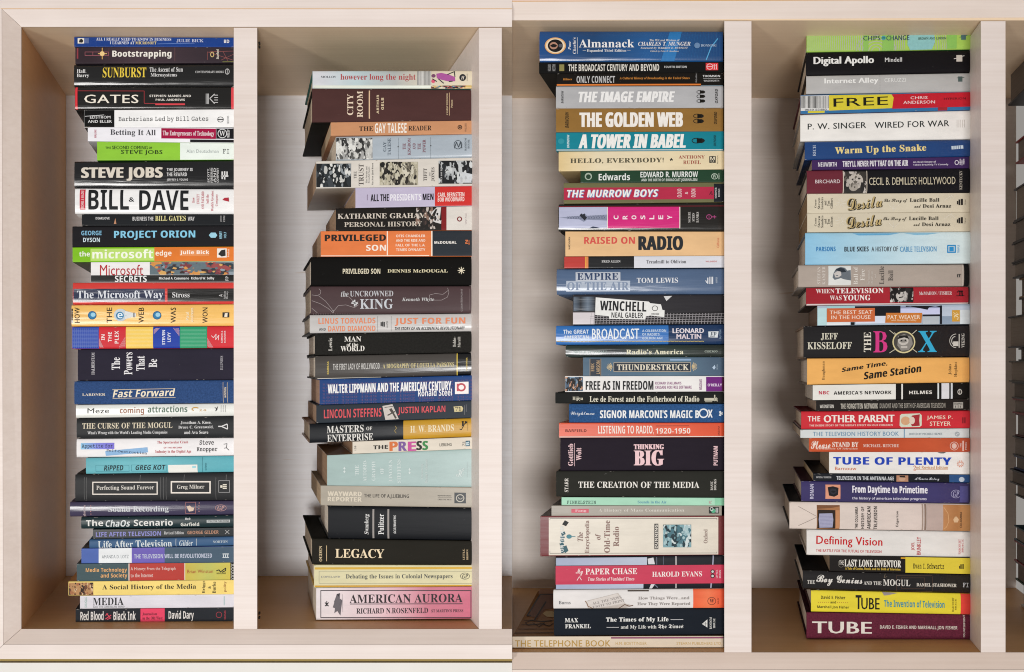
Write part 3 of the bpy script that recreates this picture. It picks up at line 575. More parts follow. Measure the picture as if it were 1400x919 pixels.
K('shiny gunmetal hardcover with black end and small yellow capitals', 128, 1176, 478, 450, '46423f', 'h', 'g', p=2.6, B=.005, board='1c1b1a')
Bd(1064, 1176, '0e0f12'); Bd(1060, 1067, 'd0b848'); T('BARBAS', 205, 360, 217, 444, 'd8c060', 'b', 90, name='author_name'); T('THE FIRST LADY OF HOLLYWOOD', 244, 372, 552, 412, 'c8c6c2', 'k', name='title'); T('A BIOGRAPHY OF LOUELLA PARSONS', 572, 370, 1044, 400, 'd6c890', 'R'); T('CALIFORNIA', 1122, 334, 1132, 420, 'd8c060', 'b', 90); Rc(140, 466, 560, 473, 'd8d4ca', name='white_edge')
K('bold blue paperback patterned with tiny red figures, under white condensed title', 154, 1176, 646, 616, '1c4079', 'p', 's', pages='b5927a', deep=0.15)
for j in range(7): T('1929 1939 1949 1959 1962 1968 1973 1974', 170, 492 + j * 22 - j * .5, 1168, 504 + j * 22, '5a4a78', 'M', name='pattern')
T('WALTER LIPPMANN AND THE AMERICAN CENTURY', 208, 500, 1026, 560, 'f4f4f4', 'k+', name='title'); T('Ronald Steel', 806, 542, 1030, 588, 'f4f4f4', 'k', name='author_name'); Rc(1050, 494, 1140, 574, 'eee8e6', name='emblem_panel'); Rg(1092, 530, 30, 28, 12, 'c0505a'); Rc(1062, 506, 1074, 556, 'c0505a')
K('dark slate paperback with red capitals either side of tilted photograph', 134, 1176, 768, 732, '242c35', 'p', 's', pages='a98a70')
T('LINCOLN STEFFENS', 184, 672, 564, 730, 'd8525a', 'k', name='title'); T('JUSTIN KAPLAN', 672, 656, 986, 710, 'd8525a', 'k', name='author_name'); Pg([(570, 654), (636, 642), (678, 740), (590, 746)], 'cfc8c0', name='picture'); Mq([seg(584, 664, 640, 656, 4), seg(622, 672, 640, 700, 18), seg(604, 716, 654, 690, 8), seg(640, 700, 660, 736, 12)], '4c4640', 'picture')
Pg([(1040, 658), (1094, 654), (1104, 668), (1098, 690), (1046, 694)], 'd2c494'); T('71', 1052, 660, 1090, 686, '333', 'R'); Ln(1112, 650, 1112, 712, 2, '8a8a8a'); Ln(1124, 644, 1124, 692, 3, '7a7a80')
K('black and mustard yellow hardcover with white serif capitals in two rows', 90, 1170, 900, 858, '14171c', 'h', 'q', p=2.8, board='8f6d54')
Bd(708, 1170, 'c0922c'); T('MASTERS', 204, 782, 446, 830, 'e6e4de', 'R', name='title'); T('OF', 464, 790, 502, 814, 'e6e4de', 'R', name='title'); T('ENTERPRISE', 206, 838, 508, 886, 'e6e4de', 'R', name='title'); T('H. W. BRANDS', 754, 780, 1042, 826, 'f0e2c0', 'R', name='author_name'); Pl([(654, 786), (664, 800), (650, 818), (662, 834)], 4, 'a08a50', 'emblem')
T('P', 1090, 754, 1130, 788, '1c1710', 'R'); Pl([(1080, 806), (1092, 812), (1106, 786), (1120, 760)], 5, '1c1710', 'emblem'); Ln(1134, 752, 1134, 818, 2, '5a4410')
V_(405, 560, Z)
K('thin cream paperback with a title in rainbow-coloured fat letters', 372, 1174, 294, 260, 'd8cfc0', 'p', 's', pages='9c7a5c', deep=0.13)
T('THE', 508, 236, 608, 262, '26241f', 'b++', name='title')
for q, a, c in (('P', 616, 'd8743c'), ('R', 676, '7c5a9c'), ('E', 738, 'c8509c'), ('S', 794, '20201c'), ('S', 834, '3c8a4a')): T(q, a, 212 if q != 'S' else 208, a + (56 if q != 'S' else 38), 274 if q != 'S' else 268, c, 'b++', name='title')
T('LIEBLING', 948, 222, 1028, 242, '4a463e', 's+', name='author_name'); Rc(1120, 206, 1148, 242, '2c5a6c', name='emblem_panel'); T('B', 1124, 212, 1144, 236, 'd0e0e4', 'b', 90); T('75', 1100, 212, 1114, 240, '555', 's', 90); T('138', 384, 240, 396, 270, '555', 's', 90)
K('thick pale duck-egg blue paperback with ghostly white upright capitals', 206, 1170, 502, 514, '9fb5b2', 'p', 'g', pages='a38569', deep=0.17, board='8a6e52')
for q, a, c0, c1 in (('THE', 390, 368, 434), ('AUTOBIO-', 442, 332, 476), ('GRAPHY', 500, 336, 470), ('OF', 556, 384, 426), ('LINCOLN', 612, 332, 476), ('STEFFENS', 668, 330, 484)): T(q, a, c0, a + 24, c1, 'd3dedc', 'R', 90, name='title')
for a, b in ((320, 388), (320, 410), (750, 396), (750, 418)): Pg([(a - 8, b), (a, b - 10), (a + 8, b), (a, b + 10)], 'd3dedc', name='ornament')
T('Foreword by', 824, 358, 842, 460, 'cbd6d4', 'I', 90); T('Thomas C. Leonard', 850, 330, 868, 488, 'cbd6d4', 'I', 90, name='author_name'); T('H', 1058, 388, 1112, 446, 'd3dedc', 'C'); Ln(1130, 350, 1130, 450, 2, 'bccac8')
K('beige paperback with pale boxed words and thin dark title', 162, 1178, 634, 648, 'a8a092', 'p', 'g', pages='b9a081', deep=0.17, board='9a8c78')
T('WAYWARD', 208, 542, 434, 572, 'd9cfbc', 'b++', name='title'); T('REPORTER', 208, 578, 434, 608, 'd9cfbc', 'b++', name='title'); T('THE LIFE OF A.J.LIEBLING', 448, 560, 746, 590, '3a3632', 's+', name='title'); T('Raymond Sokolov', 936, 566, 1026, 576, '222', 'b', name='author_name'); T('CREATIVE ARTS', 936, 592, 1026, 600, '333', 's'); Ln(936, 584, 1030, 584, 2, '444')
Rc(1046, 550, 1122, 620, '1e2428', name='emblem_panel'); Rg(1084, 586, 28, 26, 6, 'c8c4b8'); Rg(1086, 582, 14, 12, 4, 'c8c4b8', a0=0, a1=200)
K('thick black hardcover with white upright words between three silver bars', 212, 1180, 856, 868, '16181c', 'h', 's', p=3.4, B=.005)
T('Swanberg', 450, 690, 486, 826, 'e0e0de', 'I', 90, name='author_name'); T('Pulitzer', 542, 690, 580, 826, 'e8e8e6', 'R', 90, name='title'); T('SCRIBNERS', 644, 698, 660, 822, 'd8d8d6', 'bi', 90); Ln(510, 660, 510, 852, 12, '9c9692'); Ln(609, 660, 609, 854, 12, '9c9692')
V_(405, 680, Z)
K('charcoal hardcover with gold spaced serif capitals and gold rule', 104, 1182, 446, 448, '26241f', 'h', 'm', p=3.6, board='20201d', deep=0.19)
T('OGDEN', 150, 322, 170, 426, 'ddc8a0', 'R', 90, name='author_name'); Ln(200, 320, 200, 424, 4, 'd8bc90'); T('LEGACY', 258, 342, 582, 402, 'f0dcb8', 'R', name='title'); T('LITTLE,', 1102, 340, 1116, 412, 'd0b890', 'R', 90); T('BROWN', 1126, 344, 1138, 412, 'd0b890', 'R', 90)
K('ivory hardcover with a worn golden border round a serif title', 118, 1182, 600, 590, 'd6cfa8', 'h', 's', p=6, board='c4a24c', deep=0.16)
Rc(122, 462, 1178, 476, 'd0a840', 's'); Rc(122, 582, 1178, 592, 'cc9c34', 's'); Fr(150, 488, 1164, 570, 2, '8a8a78'); T('COPELAND', 164, 520, 290, 532, '8a8a8a', 'R', name='author_name'); T('Debating the Issues in Colonial Newspapers', 328, 508, 1034, 544, '4c4f50', 'R', name='title'); Rg(1116, 521, 32, 22, 3, '4a4840'); T('GP', 1098, 508, 1136, 536, '4a4840', 'I')
K('thick paperback fading from white to pink with fine black serif capitals', 132, 1190, 812, 802, 'e2dcdc>e0d6d8>dcc0c6>cc7f90>c46a80', 'p', 's', board='d8cfc4', pages='d8cbb8', deep=0.155)
Bd(1160, 1190, 'b85a74'); Fr(160, 614, 1158, 798, 5, '3a3038'); T('AMERICAN AURORA', 352, 640, 1100, 698, '2c2428', 'R', name='title'); Ln(356, 706, 1100, 704, 5, '4a3a44'); T('RICHARD N.ROSENFELD', 398, 732, 872, 768, '2c2428', 'R', name='author_name'); T("ST MARTIN'S PRESS", 894, 740, 1104, 760, '4a3038', 'R')
Mq([seg(190, 696, 214, 720, 6), seg(214, 696, 190, 720, 6), seg(202, 686, 202, 720, 5)], '222', 'emblem')
Pg([(250, 690), (262, 660), (268, 640), (276, 664), (290, 634), (288, 670), (304, 680), (286, 692), (296, 716), (284, 730), (292, 782), (272, 752), (252, 766), (262, 736), (242, 728), (256, 710)], '6a646a', name='engraving'); Pl([(304, 640), (308, 760)], 2, '8a8488')
# ---- third stack
V_(730, 30, Z)
stack('3', 'third', 0.016, 'R', 0)
topline(36, 55, 1250, 54)
K('thick blue hardcover with an oval portrait and large white title', 36, 1250, 266, 262, '164a86>12406f>1a5590>164a80>0f3a6c', 'h', 'g', p=2.6, B=.005)
for i in range(26): Ln(800 + i * 17, 60, 700 + i * 21, 256, 1.6, '2f6aa4', name='engraved_line')
Pg([(840, 256), (900, 62), (980, 62), (930, 256)], '2c78b8', name='light_band'); Pl([(1216, 110), (1170, 170), (1140, 250)], 7, '58a8d8', 'light_band')
El(141, 160, 70, 55, 'e6b070', 28, name='oval_frame'); El(141, 160, 62, 48, 'f0dcc0', 28, name='oval_frame'); El(141, 160, 50, 42, '171314', 28, name='portrait'); El(130, 160, 27, 24, 'b88a74', name='portrait'); El(176, 160, 14, 12, '5a5a60', name='portrait')
T('Poor', 226, 128, 244, 188, 'e8e8ea', 'I', 90, name='title'); T("Charlie's", 256, 104, 276, 214, 'e8e8ea', 'I', 90, name='title'); Ln(286, 104, 286, 214, 3, 'e0e0e0'); T('Almanack', 296, 118, 662, 172, 'eeeeee', 'R', name='title'); T('Expanded Third Edition', 350, 184, 610, 204, 'e8e8ea', 'R'); Ln(322, 192, 344, 192, 2, 'ccc'); Ln(616, 190, 638, 190, 2, 'ccc')
T('The Wit and Wisdom of', 764, 116, 962, 130, 'ddd', 'I'); T('CHARLES T. MUNGER', 688, 134, 1034, 160, 'e8e8ea', 'I', name='author_name'); T('Foreword By WARREN E. BUFFETT', 704, 168, 1018, 184, 'ddd', 'I'); T('Edited by Peter D. Kaufman', 768, 190, 956, 204, 'ccc', 'I'); El(1078, 158, 19, 19, '6a8ab0'); T('DONNING', 1102, 150, 1206, 166, 'b0c4dc', 'R')
K('thin black paperback with condensed white small-capital title and a red square', 34, 1250, 340, 334, '161616', 'p', 'm', board='2a2926', deep=0.2)
T('HILLIARD', 92, 282, 112, 326, '999', 'b', 90, name='author_name'); T('KEITH', 122, 282, 142, 326, '999', 'b', 90, name='author_name'); Rc(168, 282, 200, 326, '8c8450', name='emblem_panel')
T('THE BROADCAST CENTURY AND BEYOND', 228, 280, 828, 326, 'e4e0d6', 'k', name='title'); T('FOURTH EDITION', 862, 291, 1010, 305, 'ccc', 'b'); Rc(1136, 272, 1218, 320, 'd83a40', name='emblem_panel'); Rg(1163, 296, 22, 20, 4, 'f0d0d0'); T('11', 1186, 280, 1212, 314, 'f4dada', 'R'); Ln(1146, 296, 1180, 296, 4, 'f0d0d0')
K('black paperback with spaced silver letters above an orange line', 150, 1250, 424, 424, '161310', 'p', 's')
T('Hilmes', 192, 372, 252, 386, 'd08838', 'I', name='author_name'); T('ONLY CONNECT', 282, 358, 536, 404, 'c4c4c4', 'b', name='title'); T('A Cultural History of Broadcasting in the United States', 566, 364, 1030, 384, 'd08838', 'I'); T('THOMSON', 1116, 352, 1230, 366, 'ddd', 'b'); Ln(1118, 376, 1236, 375, 2, 'bbb'); T('WADSWORTH', 1122, 384, 1224, 396, 'bbb', 'b')
Rc(150, 411, 1104, 421, 'd87a34'); Rc(1104, 420, 1250, 424, '7d93a0'); T('third edition', 1066, 344, 1078, 402, 'aaa', 's', 90)
K('silver grey paperback with slanted heavy white title and three microphone emblems', 146, 1251, 572, 568, 'aeaeb0', 'p', 's')
T('BARNOUW', 180, 454, 196, 538, '222', 'bi', 90, name='author_name'); T('THE IMAGE EMPIRE', 294, 460, 932, 532, 'f0efee', 'bi++', name='title', ang=0)
def mic(cx, cy, s=1.0, c='15120e'):
    Rc(cx - 18 * s, cy - 12 * s, cx + 6 * s, cy + 12 * s, c, name='microphone_emblem'); Pg([(cx + 6 * s, cy - 13 * s), (cx + 18 * s, cy - 8 * s), (cx + 24 * s, cy), (cx + 18 * s, cy + 8 * s), (cx + 6 * s, cy + 13 * s)], c, name='microphone_emblem'); Rg(cx - 22 * s, cy, 22 * s, 14 * s, 4 * s, c, a0=90, a1=270, n=10, name='microphone_emblem'); Ln(cx - 24 * s, cy - 12 * s, cx - 10 * s, cy - 12 * s, 4 * s, c, name='microphone_emblem'); Ln(cx - 24 * s, cy + 12 * s, cx - 10 * s, cy + 12 * s, 4 * s, c, name='microphone_emblem')
for c in (465, 494, 525): mic(1112, c, .85)
T('OXFORD', 1197, 446, 1215, 540, '26221e', 'bi', 90)
K('golden brown paperback with large heavy white title and two microphone emblems', 146, 1253, 730, 722, '8f6a35', 'p', 's')
T('BARNOUW', 206, 596, 230, 702, '1c150c', 'bi', 90, name='author_name'); T('THE GOLDEN WEB', 300, 598, 986, 696, 'f4efe8', 'b++', name='title'); mic(1100, 622, 1.05); mic(1100, 656, 1.05); T('OXFORD', 1192, 594, 1210, 676, '1c150c', 'bi', 90)
K('teal paperback with slanted heavy white title and one microphone emblem', 146, 1254, 854, 852, '167f90', 'p', 's')
T('BARNOUW', 218, 746, 234, 834, 'd8e8ea', 'bi', 90, name='author_name'); T('A TOWER IN BABEL', 294, 742, 1004, 836, 'f2f2ee', 'bi++', name='title'); mic(1100, 786, 1.3); T('OXFORD', 1188, 750, 1204, 822, '0e3036', 'bi', 90); El(180, 790, 22, 18, '2c93a2'); Ln(150, 848, 1250, 846, 6, 'cfd6d8', name='white_edge')
V_(730, 195, Z)
K('cream parchment-coloured book with spaced western capitals and a small black star', 164, 1258, 188, 178, 'd8bf8c>e2d4b4>e0d2b2>dfcfac>e0d0ac>d2b276', 'p', 's', board='bfa778', deep=0.165)
T('HELLO, EVERYBODY!', 240, 102, 858, 138, '55503c', 'R+', name='title'); Mq([seg(898, 114, 918, 114, 5), seg(908, 104, 902, 122, 5), seg(908, 104, 914, 122, 5)], '222', 'star_emblem'); T('ANTHONY', 956, 86, 1128, 108, '9c4438', 'R', name='author_name'); T('RUDEL', 986, 120, 1102, 144, '9c4438', 'R', name='author_name')
Rc(1158, 92, 1200, 136, '222', name='emblem_panel'); T('M', 1164, 96, 1194, 116, 'e6dcc0', 'b'); Rg(1178, 124, 12, 9, 3, 'e6dcc0'); T('Harcourt', 1208, 88, 1216, 142, '5a4c34', 's', 90)
K('dark green book, short, with white sans name and two-line condensed title', 308, 1258, 266, 262, '1f3f2b', 'p', 'g')
El(360, 224, 24, 24, 'a8b8a8'); El(360, 226, 16, 16, '1f3f2b'); T('Edwards', 428, 204, 635, 250, 'e8ece8', 'b', name='author_name'); T('EDWARD R. MURROW', 704, 192, 1084, 230, 'e8ece8', 'k', name='title'); T('AND THE BIRTH OF BROADCAST JOURNALISM', 710, 238, 1080, 260, 'd0d8d0', 'k'); Rg(1194, 224, 22, 20, 4, 'b8c8b8'); T('WILEY', 1218, 204, 1228, 244, 'a8b8a8', 'b', 90); T('W', 1180, 212, 1206, 236, 'b8c8b8', 'R')
K('olive and raspberry striped book with slanted white shadowed title', 197, 1257, 404, 394, '6c6a48', 'p', 's')
Rc(197, 296, 1190, 377, 'b02c48'); Rc(1190, 272, 1257, 396, '1c2026'); T('THE MURROW BOYS', 222, 314, 826, 364, '6a9ccc', 'bi+', name='title_shadow'); T('THE MURROW BOYS', 218, 311, 822, 361, 'f2f0ee', 'bi+', name='title'); T('CLOUD', 948, 306, 976, 362, 'ecd8d8', 'k', 90, name='author_name'); T('&', 998, 326, 1018, 342, 'ecd8d8', 'b', 90); T('OLSON', 1040, 306, 1068, 362, 'ecd8d8', 'k', 90, name='author_name')
Pl([(1160, 346), (1172, 322), (1180, 346), (1164, 336)], 4, '5a1a2a', 'emblem'); T('MARINER', 1196, 298, 1208, 370, 'ddd', 'R', 90); T('BOOKS', 1218, 306, 1228, 360, 'ddd', 'R', 90)
K('book with pale tower picture, magenta lettered panel and black end', 162, 1263, 586, 588, '14110e', 'h', 'g', p=4)
Rc(166, 426, 487, 566, 'b4b8d2'); Pg([(166, 496), (220, 490), (300, 484), (318, 470), (340, 472), (352, 484), (484, 476), (484, 516), (352, 510), (330, 524), (300, 508), (220, 502)], '8a90a8', name='picture'); Mq([seg(220 + i * 17, 488 - i * .6, 234 + i * 17, 506, 2) for i in range(15)] + [seg(234 + i * 17, 488, 222 + i * 17, 506, 2) for i in range(15)], '4c5268', 'picture'); Pg([(302, 480), (314, 468), (322, 476), (336, 468), (340, 486), (352, 494), (336, 516), (320, 500)], '20242e', name='picture'); Pg([(366, 566), (390, 554), (420, 560), (440, 566)], '2c3650', name='picture')
Rc(487, 426, 964, 566, 'cf1f78'); Rc(484, 426, 489, 568, 'e6dcd2'); Rc(961, 426, 967, 568, 'e6dcd2'); Ln(164, 422, 1262, 420, 4, '8a2434')
for i, q in enumerate('CROSLEY'): T(q, 527 + i * 59, 482, 559 + i * 59, 508, 'f6e8ee', 'b', 90, name='title')
for i, q in enumerate(('McCLURE', 'STERN', 'BANKS')): T(q, 1018 + i * 27, 460 + (i % 2) * 6, 1034 + i * 27, 530 - (i % 2) * 8, 'd0ccc8', 'R', 90, name='author_name')
Rg(1156, 493, 18, 17, 4, 'b04a84'); Ln(1174, 493, 1204, 493, 5, 'b04a84', name='emblem'); Ln(1190, 482, 1194, 504, 4, 'b04a84', name='emblem'); Ln(1156, 476, 1156, 510, 3, 'b04a84', name='emblem')
K('pale apricot paperback with red words followed by a heavy black word', 208, 1265, 752, 748, 'e0b888', 'p', 's')
T('NACHMAN', 228, 624, 240, 706, '222', 'b', 90, name='author_name'); T('RAISED ON', 332, 624, 668, 670, 'd8524a', 'k+', name='title'); T('RADIO', 690, 618, 986, 712, '1f242a', 'b++', name='title'); T('California', 1208, 630, 1224, 696, 'c85a40', 's', 90)
K('thin paperback in red, black and white blocks with tiny serif lettering', 200, 1265, 832, 828, '16171a', 'p', 'g')
Bd(200, 338, 'b83a34'); Bd(338, 346, 'e0a040'); Bd(346, 360, 'd8824a'); Bd(662, 1265, 'd4d6de'); T('FRED ALLEN', 448, 778, 572, 794, 'ddd', 'R', name='author_name'); T('Treadmill to Oblivion', 744, 776, 1006, 800, '2c2c30', 'R', name='title'); T('WILDSIDE', 1134, 782, 1208, 792, 'c05048', 'b')
V_(730, 360, Z)
K('shiny steel blue hardcover with pale boxed serif title in two lines', 150, 1265, 208, 206, '4e6484', 'h', 'g', p=2.6, B=.005)
Rc(276, 58, 572, 116, 'bcc2cc', name='title_panel'); Rc(214, 116, 636, 186, 'a9b4c4', name='title_panel'); T('EMPIRE', 286, 64, 558, 110, '33466a', 'R+', name='title'); T('OF THE AIR', 220, 124, 628, 178, '8494ae', 'R+', name='title'); T('TOM LEWIS', 680, 96, 952, 130, 'e6e8ec', 'R', name='author_name'); Mq([seg(1134, 114, 1142, 130, 6), seg(1148, 96, 1148, 136, 8), seg(1162, 90, 1162, 138, 7), seg(1178, 90, 1178, 138, 11)], 'dde0e6'); T('HARPER', 1200, 92, 1212, 132, 'a8b4c4', 'b', 90)
K('black and white paperback with jagged white label over netting', 257, 1268, 410, 402, '27252a', 'p', 'g')
Pg([(257, 325), (404, 322), (404, 350), (560, 366), (866, 356), (866, 330), (1140, 322), (1268, 314), (1268, 402), (257, 406)], '1d1a1e', name='netting'); Rc(257, 326, 400, 404, 'cfc8cc')
Mq([seg(380 + i * 21, 330 + abs(22 - i) * 0, 372 + i * 21, 402, 2.5) for i in range(43)] + [seg(370, 352 + i * 15, 1266, 334 + i * 16, 2.5) for i in range(4)], 'b4b0b4', 'netting')
Rc(262, 222, 402, 316, '5a6878>20242c>667484>22262e', 'g'); Pg([(408, 226), (760, 254), (768, 264), (840, 272), (844, 306), (864, 312), (862, 356), (770, 346), (740, 352), (736, 372), (498, 368), (494, 350), (404, 342)], 'ececea', name='title_label')
T('WINCHELL', 436, 246, 744, 322, '17181c', 'k+', name='title', ang=-2); T('NEAL GABLER', 512, 324, 722, 364, '17181c', 'k', name='author_name', ang=-1); Rg(800, 298, 20, 18, 4, '333'); T('VINTAGE', 776, 330, 828, 342, '333', 'b'); Pg([(858, 218), (914, 216), (876, 250)], 'd8d8d8', name='white_patch')
K('bright blue hardcover with tall white word and yellow dotted line', 146, 1267, 540, 536, '2c6cb4', 'h', 'g', p=3, board='2a3038')
Bd(890, 1267, '0f3058'); T('The GREAT', 194, 438, 362, 466, 'e6eef6', 'b', name='title'); T('AMERICAN', 196, 478, 364, 504, 'dfe9f4', 'b', name='title'); T('BROADCAST', 384, 432, 696, 502, 'eef4f8', 'l+', name='title'); T('A CELEBRATION', 716, 438, 874, 454, 'cfe0f0', 'b'); T("OF RADIO'S", 716, 462, 830, 478, 'cfe0f0', 'b'); T('GOLDEN AGE', 716, 487, 852, 503, 'cfe0f0', 'b')
T('LEONARD', 916, 430, 1124, 462, 'eae2e8', 's++', name='author_name'); T('MALTIN', 942, 468, 1106, 500, 'e0d4dc', 's++', name='author_name'); Mq([seg(150 + i * 13, 515 + (i % 2) * 3, 162 + i * 13, 515 + ((i + 1) % 2) * 3, 4) for i in range(75)], 'c8b060', 'dotted_line'); Pg([(1152, 452), (1220, 450), (1214, 492), (1154, 490)], 'dfe6ea', name='emblem_panel'); T('EP', 1164, 456, 1206, 486, '24384c', 'I'); T('DUTTON', 1226, 440, 1238, 500, '8aa4bc', 'b', 90)
K('thin mottled dark green hardcover with cream serif title', 210, 1268, 622, 620, '23332f>1a2224>24342e>1a2420>26322c', 'h', 'g', p=3)
T('BRUCE LENTHALL', 262, 578, 488, 596, 'a8b8b4', 'R', name='author_name'); T("Radio's America", 610, 570, 988, 602, 'ece8cc', 'R+', name='title'); T('CHICAGO', 1128, 576, 1212, 590, 'b8c4b8', 'R')
K('grey blue paperback with framed slab-serif title and sunburst brackets', 324, 1268, 745, 744, '52697c>506a80>5c7688>4c6074>44586c', 'p', 's')
Rc(370, 632, 442, 744, '343a44'); Ln(370, 632, 370, 744, 3, 'c0a078'); Ln(442, 632, 442, 744, 3, 'c0a078'); T('ERIK', 376, 662, 398, 714, 'b89c78', 'k', 90, name='author_name'); T('LARSON', 412, 644, 436, 732, 'b89c78', 'k', 90, name='author_name')
Rc(526, 656, 1038, 718, '2c3440', name='title_panel'); Fr(526, 656, 1038, 718, 3, 'c8b8a0'); T('THUNDERSTRUCK', 548, 668, 1024, 708, 'e2dac6', 'R+', name='title')
Mq([seg(524 - 14 * 0 - 6, 686, 524 - 44 * math.cos(a), 686 - 30 * math.sin(a), 4) for a in (-1.1, -.75, -.4, -.1, .2, .5, .8, 1.1)] + [seg(1044, 684, 1040 + 40 * math.cos(a), 684 - 32 * math.sin(a), 4) for a in (-1.1, -.75, -.4, -.1, .2, .5, .8, 1.1)], 'd0bc94', 'sunburst'); Pg([(1180, 690), (1196, 672), (1202, 690), (1192, 704)], 'b8cce0'); T('CROWN', 1208, 670, 1218, 704, 'a8bccc', 's', 90); Rc(900, 632, 1040, 644, '8ca8c8')
K('white and purple paperback with portrait at left and black condensed title', 206, 1268, 852, 848, 'e4e2e0', 'p', 's')
Ph(206, 752, 324, 846, ['4a6076', '1a1412', 'b88a6c', 'd0a488', '2c2420', '88a0b4'], 8, 'b', 9); El(262, 804, 30, 26, 'bb8a6e', name='picture'); Pg([(214, 776), (236, 760), (290, 762), (322, 790), (320, 830), (300, 820), (284, 784), (240, 780), (218, 800)], '1c1614', name='picture')
T('FREE AS IN FREEDOM', 342, 778, 790, 838, '18181a', 'k+', name='title'); T("RICHARD STALLMAN'S", 802, 784, 974, 802, '8c4a7c', 'k'); T('CRUSADE FOR FREE SOFTWARE', 802, 810, 1042, 830, '8c4a7c', 'k'); T('WILLIAMS', 1092, 768, 1110, 838, '7c3a74', 'k', 90, name='author_name'); Rc(1138, 752, 1243, 848, '6c1f78'); Rc(1243, 752, 1268, 848, '4a1c34'); T("O'REILLY", 1148, 796, 1242, 814, 'ecdcf0', 'b')
V_(730, 530, Z)
K('slim charcoal hardcover with cream serif title running most of its length', 141, 1268, 106, 106, '232423', 'h', 'm', p=4)
T('Hijiya', 255, 60, 324, 88, 'ddd8c4', 'R', name='author_name'); T('Lee de Forest and the Fatherhood of Radio', 368, 56, 1094, 94, 'e6e2ce', 'R', name='title'); Mq([seg(1128, 78, 1214, 78, 18), seg(1196, 48, 1196, 90, 8), seg(1206, 66, 1214, 92, 6), seg(1132, 94, 1180, 94, 4)], 'c8c4b0')
K('blue cloth hardcover with condensed white capitals and script author name', 232, 1268, 232, 232, '2c5282', 'h', 'c', p=5)
T('Weightman', 243, 158, 400, 190, 'dce2e8', 'C', name='author_name'); T("SIGNOR MARCONI'S MAGIC B", 436, 150, 1092, 202, 'eef0f0', 'k+', name='title'); Rg(1122, 170, 32, 32, 9, 'eef0f0', name='title'); T('X', 1150, 146, 1182, 198, 'eef0f0', 'k+', name='title'); Mq([seg(1228, 164, 1248, 178, 9), seg(1228, 178, 1248, 164, 9), seg(1224, 162, 1238, 158, 7), seg(1224, 182, 1238, 186, 7)], 'dfe6ea')
K('bright orange-red book with thin tall white title and ruled dates', 166, 1268, 332, 328, 'd4502c', 'p', 'g')
T('BARFIELD', 208, 276, 348, 294, '6a2014', 'b', name='author_name'); T('LISTENING TO RADIO,', 424, 252, 792, 312, 'f4e6dc', 'k', name='title'); T('1920-1950', 804, 268, 1034, 304, 'f4e6dc', 'b', name='title'); Ln(806, 254, 1026, 253, 3, '301410'); Ln(806, 314, 1026, 313, 3, '301410'); T('ARIZONA', 1216, 254, 1228, 318, '5a2014', 's', 90); Ln(168, 327, 1266, 323, 6, 'e6dcd2', name='white_edge')
K('thick dark aubergine hardcover with chunky pale pink title in middle', 175, 1266, 552, 548, '262029', 'h', 'm', p=5)
T('Gottlieb', 226, 372, 260, 518, 'e8c4c8', 'R+', 90, name='author_name'); Ln(269, 368, 269, 520, 3, 'e0bcc0'); T('Wolt', 280, 398, 314, 482, 'e8c4c8', 'R+', 90, name='author_name'); T('THINKING', 660, 374, 860, 408, 'f0cace', 'R++', name='title'); T('BIG', 660, 414, 860, 516, 'f0cace', 'R++', name='title'); T('PUTNAM', 1186, 386, 1214, 514, 'e8c4c8', 'b+', 90)
K('thick dark olive grey hardcover with wide white serif capitals', 147, 1268, 724, 728, '2c2c28', 'h', 'm', p=3.6)
T('STARR', 203, 600, 228, 692, 'ddd8d0', 'R', 90, name='author_name'); T('THE CREATION OF THE MEDIA', 294, 622, 1092, 664, 'eeeae2', 'R', name='title'); T('BASIC', 1166, 618, 1182, 678, 'd8d4cc', 'R', 90); T('BOOKS', 1188, 604, 1204, 678, 'd8d4cc', 'R', 90)
K('very thin mint green paperback with small blue serif title', 183, 1268, 778, 780, 'a3d2b8', 'p', 's', board='4a4038')
T('FINKELSTEIN', 218, 748, 410, 770, '26443a', 'M+', name='author_name'); T('Sounds in the Air', 686, 748, 876, 766, '4a8cac', 'R', name='title'); T('PC', 1156, 748, 1174, 766, 'c0808c', 'b', 90); Bd(1196, 1268, '88c6a4')
K('slim warm grey paperback with a red tag and white spaced title', 116, 1244, 848, 848, '9c958a', 'p', 'g', board='222624')
Rc(247, 802, 362, 827, 'c0344c', name='red_tag'); T('Fang', 272, 806, 346, 824, 'f0d0d4', 'R', name='author_name'); T('A History of Mass Communication', 426, 800, 994, 826, 'd6d2c8', 'R', name='title'); Rc(1158, 790, 1226, 834, '20241f', name='emblem_panel'); El(1188, 816, 15, 14, '58b088'); Ln(1206, 796, 1206, 828, 5, 'ddd'); Ln(1217, 796, 1217, 828, 5, 'ddd'); Rg(1176, 804, 12, 12, 4, 'ddd')
V_(730, 700, Z)
K('thick cream and maroon book with upright title and teal photograph', 42, 1262, 294, 286, '6c2a2c', 'p', 'g', board='3c2a26', deep=0.19)
Rc(98, 36, 1220, 284, 'd8d0c2'); Fr(104, 42, 1212, 274, 3, '4a4848')
for i, (a, b) in enumerate(((176, 254), (172, 232), (168, 208), (170, 184), (172, 160), (178, 136))): Pg([(a, b), (a + 24, b - 8), (a + 32, b + 10), (a + 6, b + 20)], '3c626c', name='banner')
Pg([(186, 82), (204, 54), (230, 68), (212, 94)], '26282a', name='banner'); Pg([(184, 232), (214, 220), (228, 256), (206, 272)], '3c626c', name='banner'); T('ON THE AIR', 174, 92, 196, 262, 'dfe4e2', 'b', 90, ang=0); El(232, 162, 18, 14, '4f8894', name='microphone_picture'); Ln(250, 162, 274, 162, 4, '4f8894', name='microphone_picture')
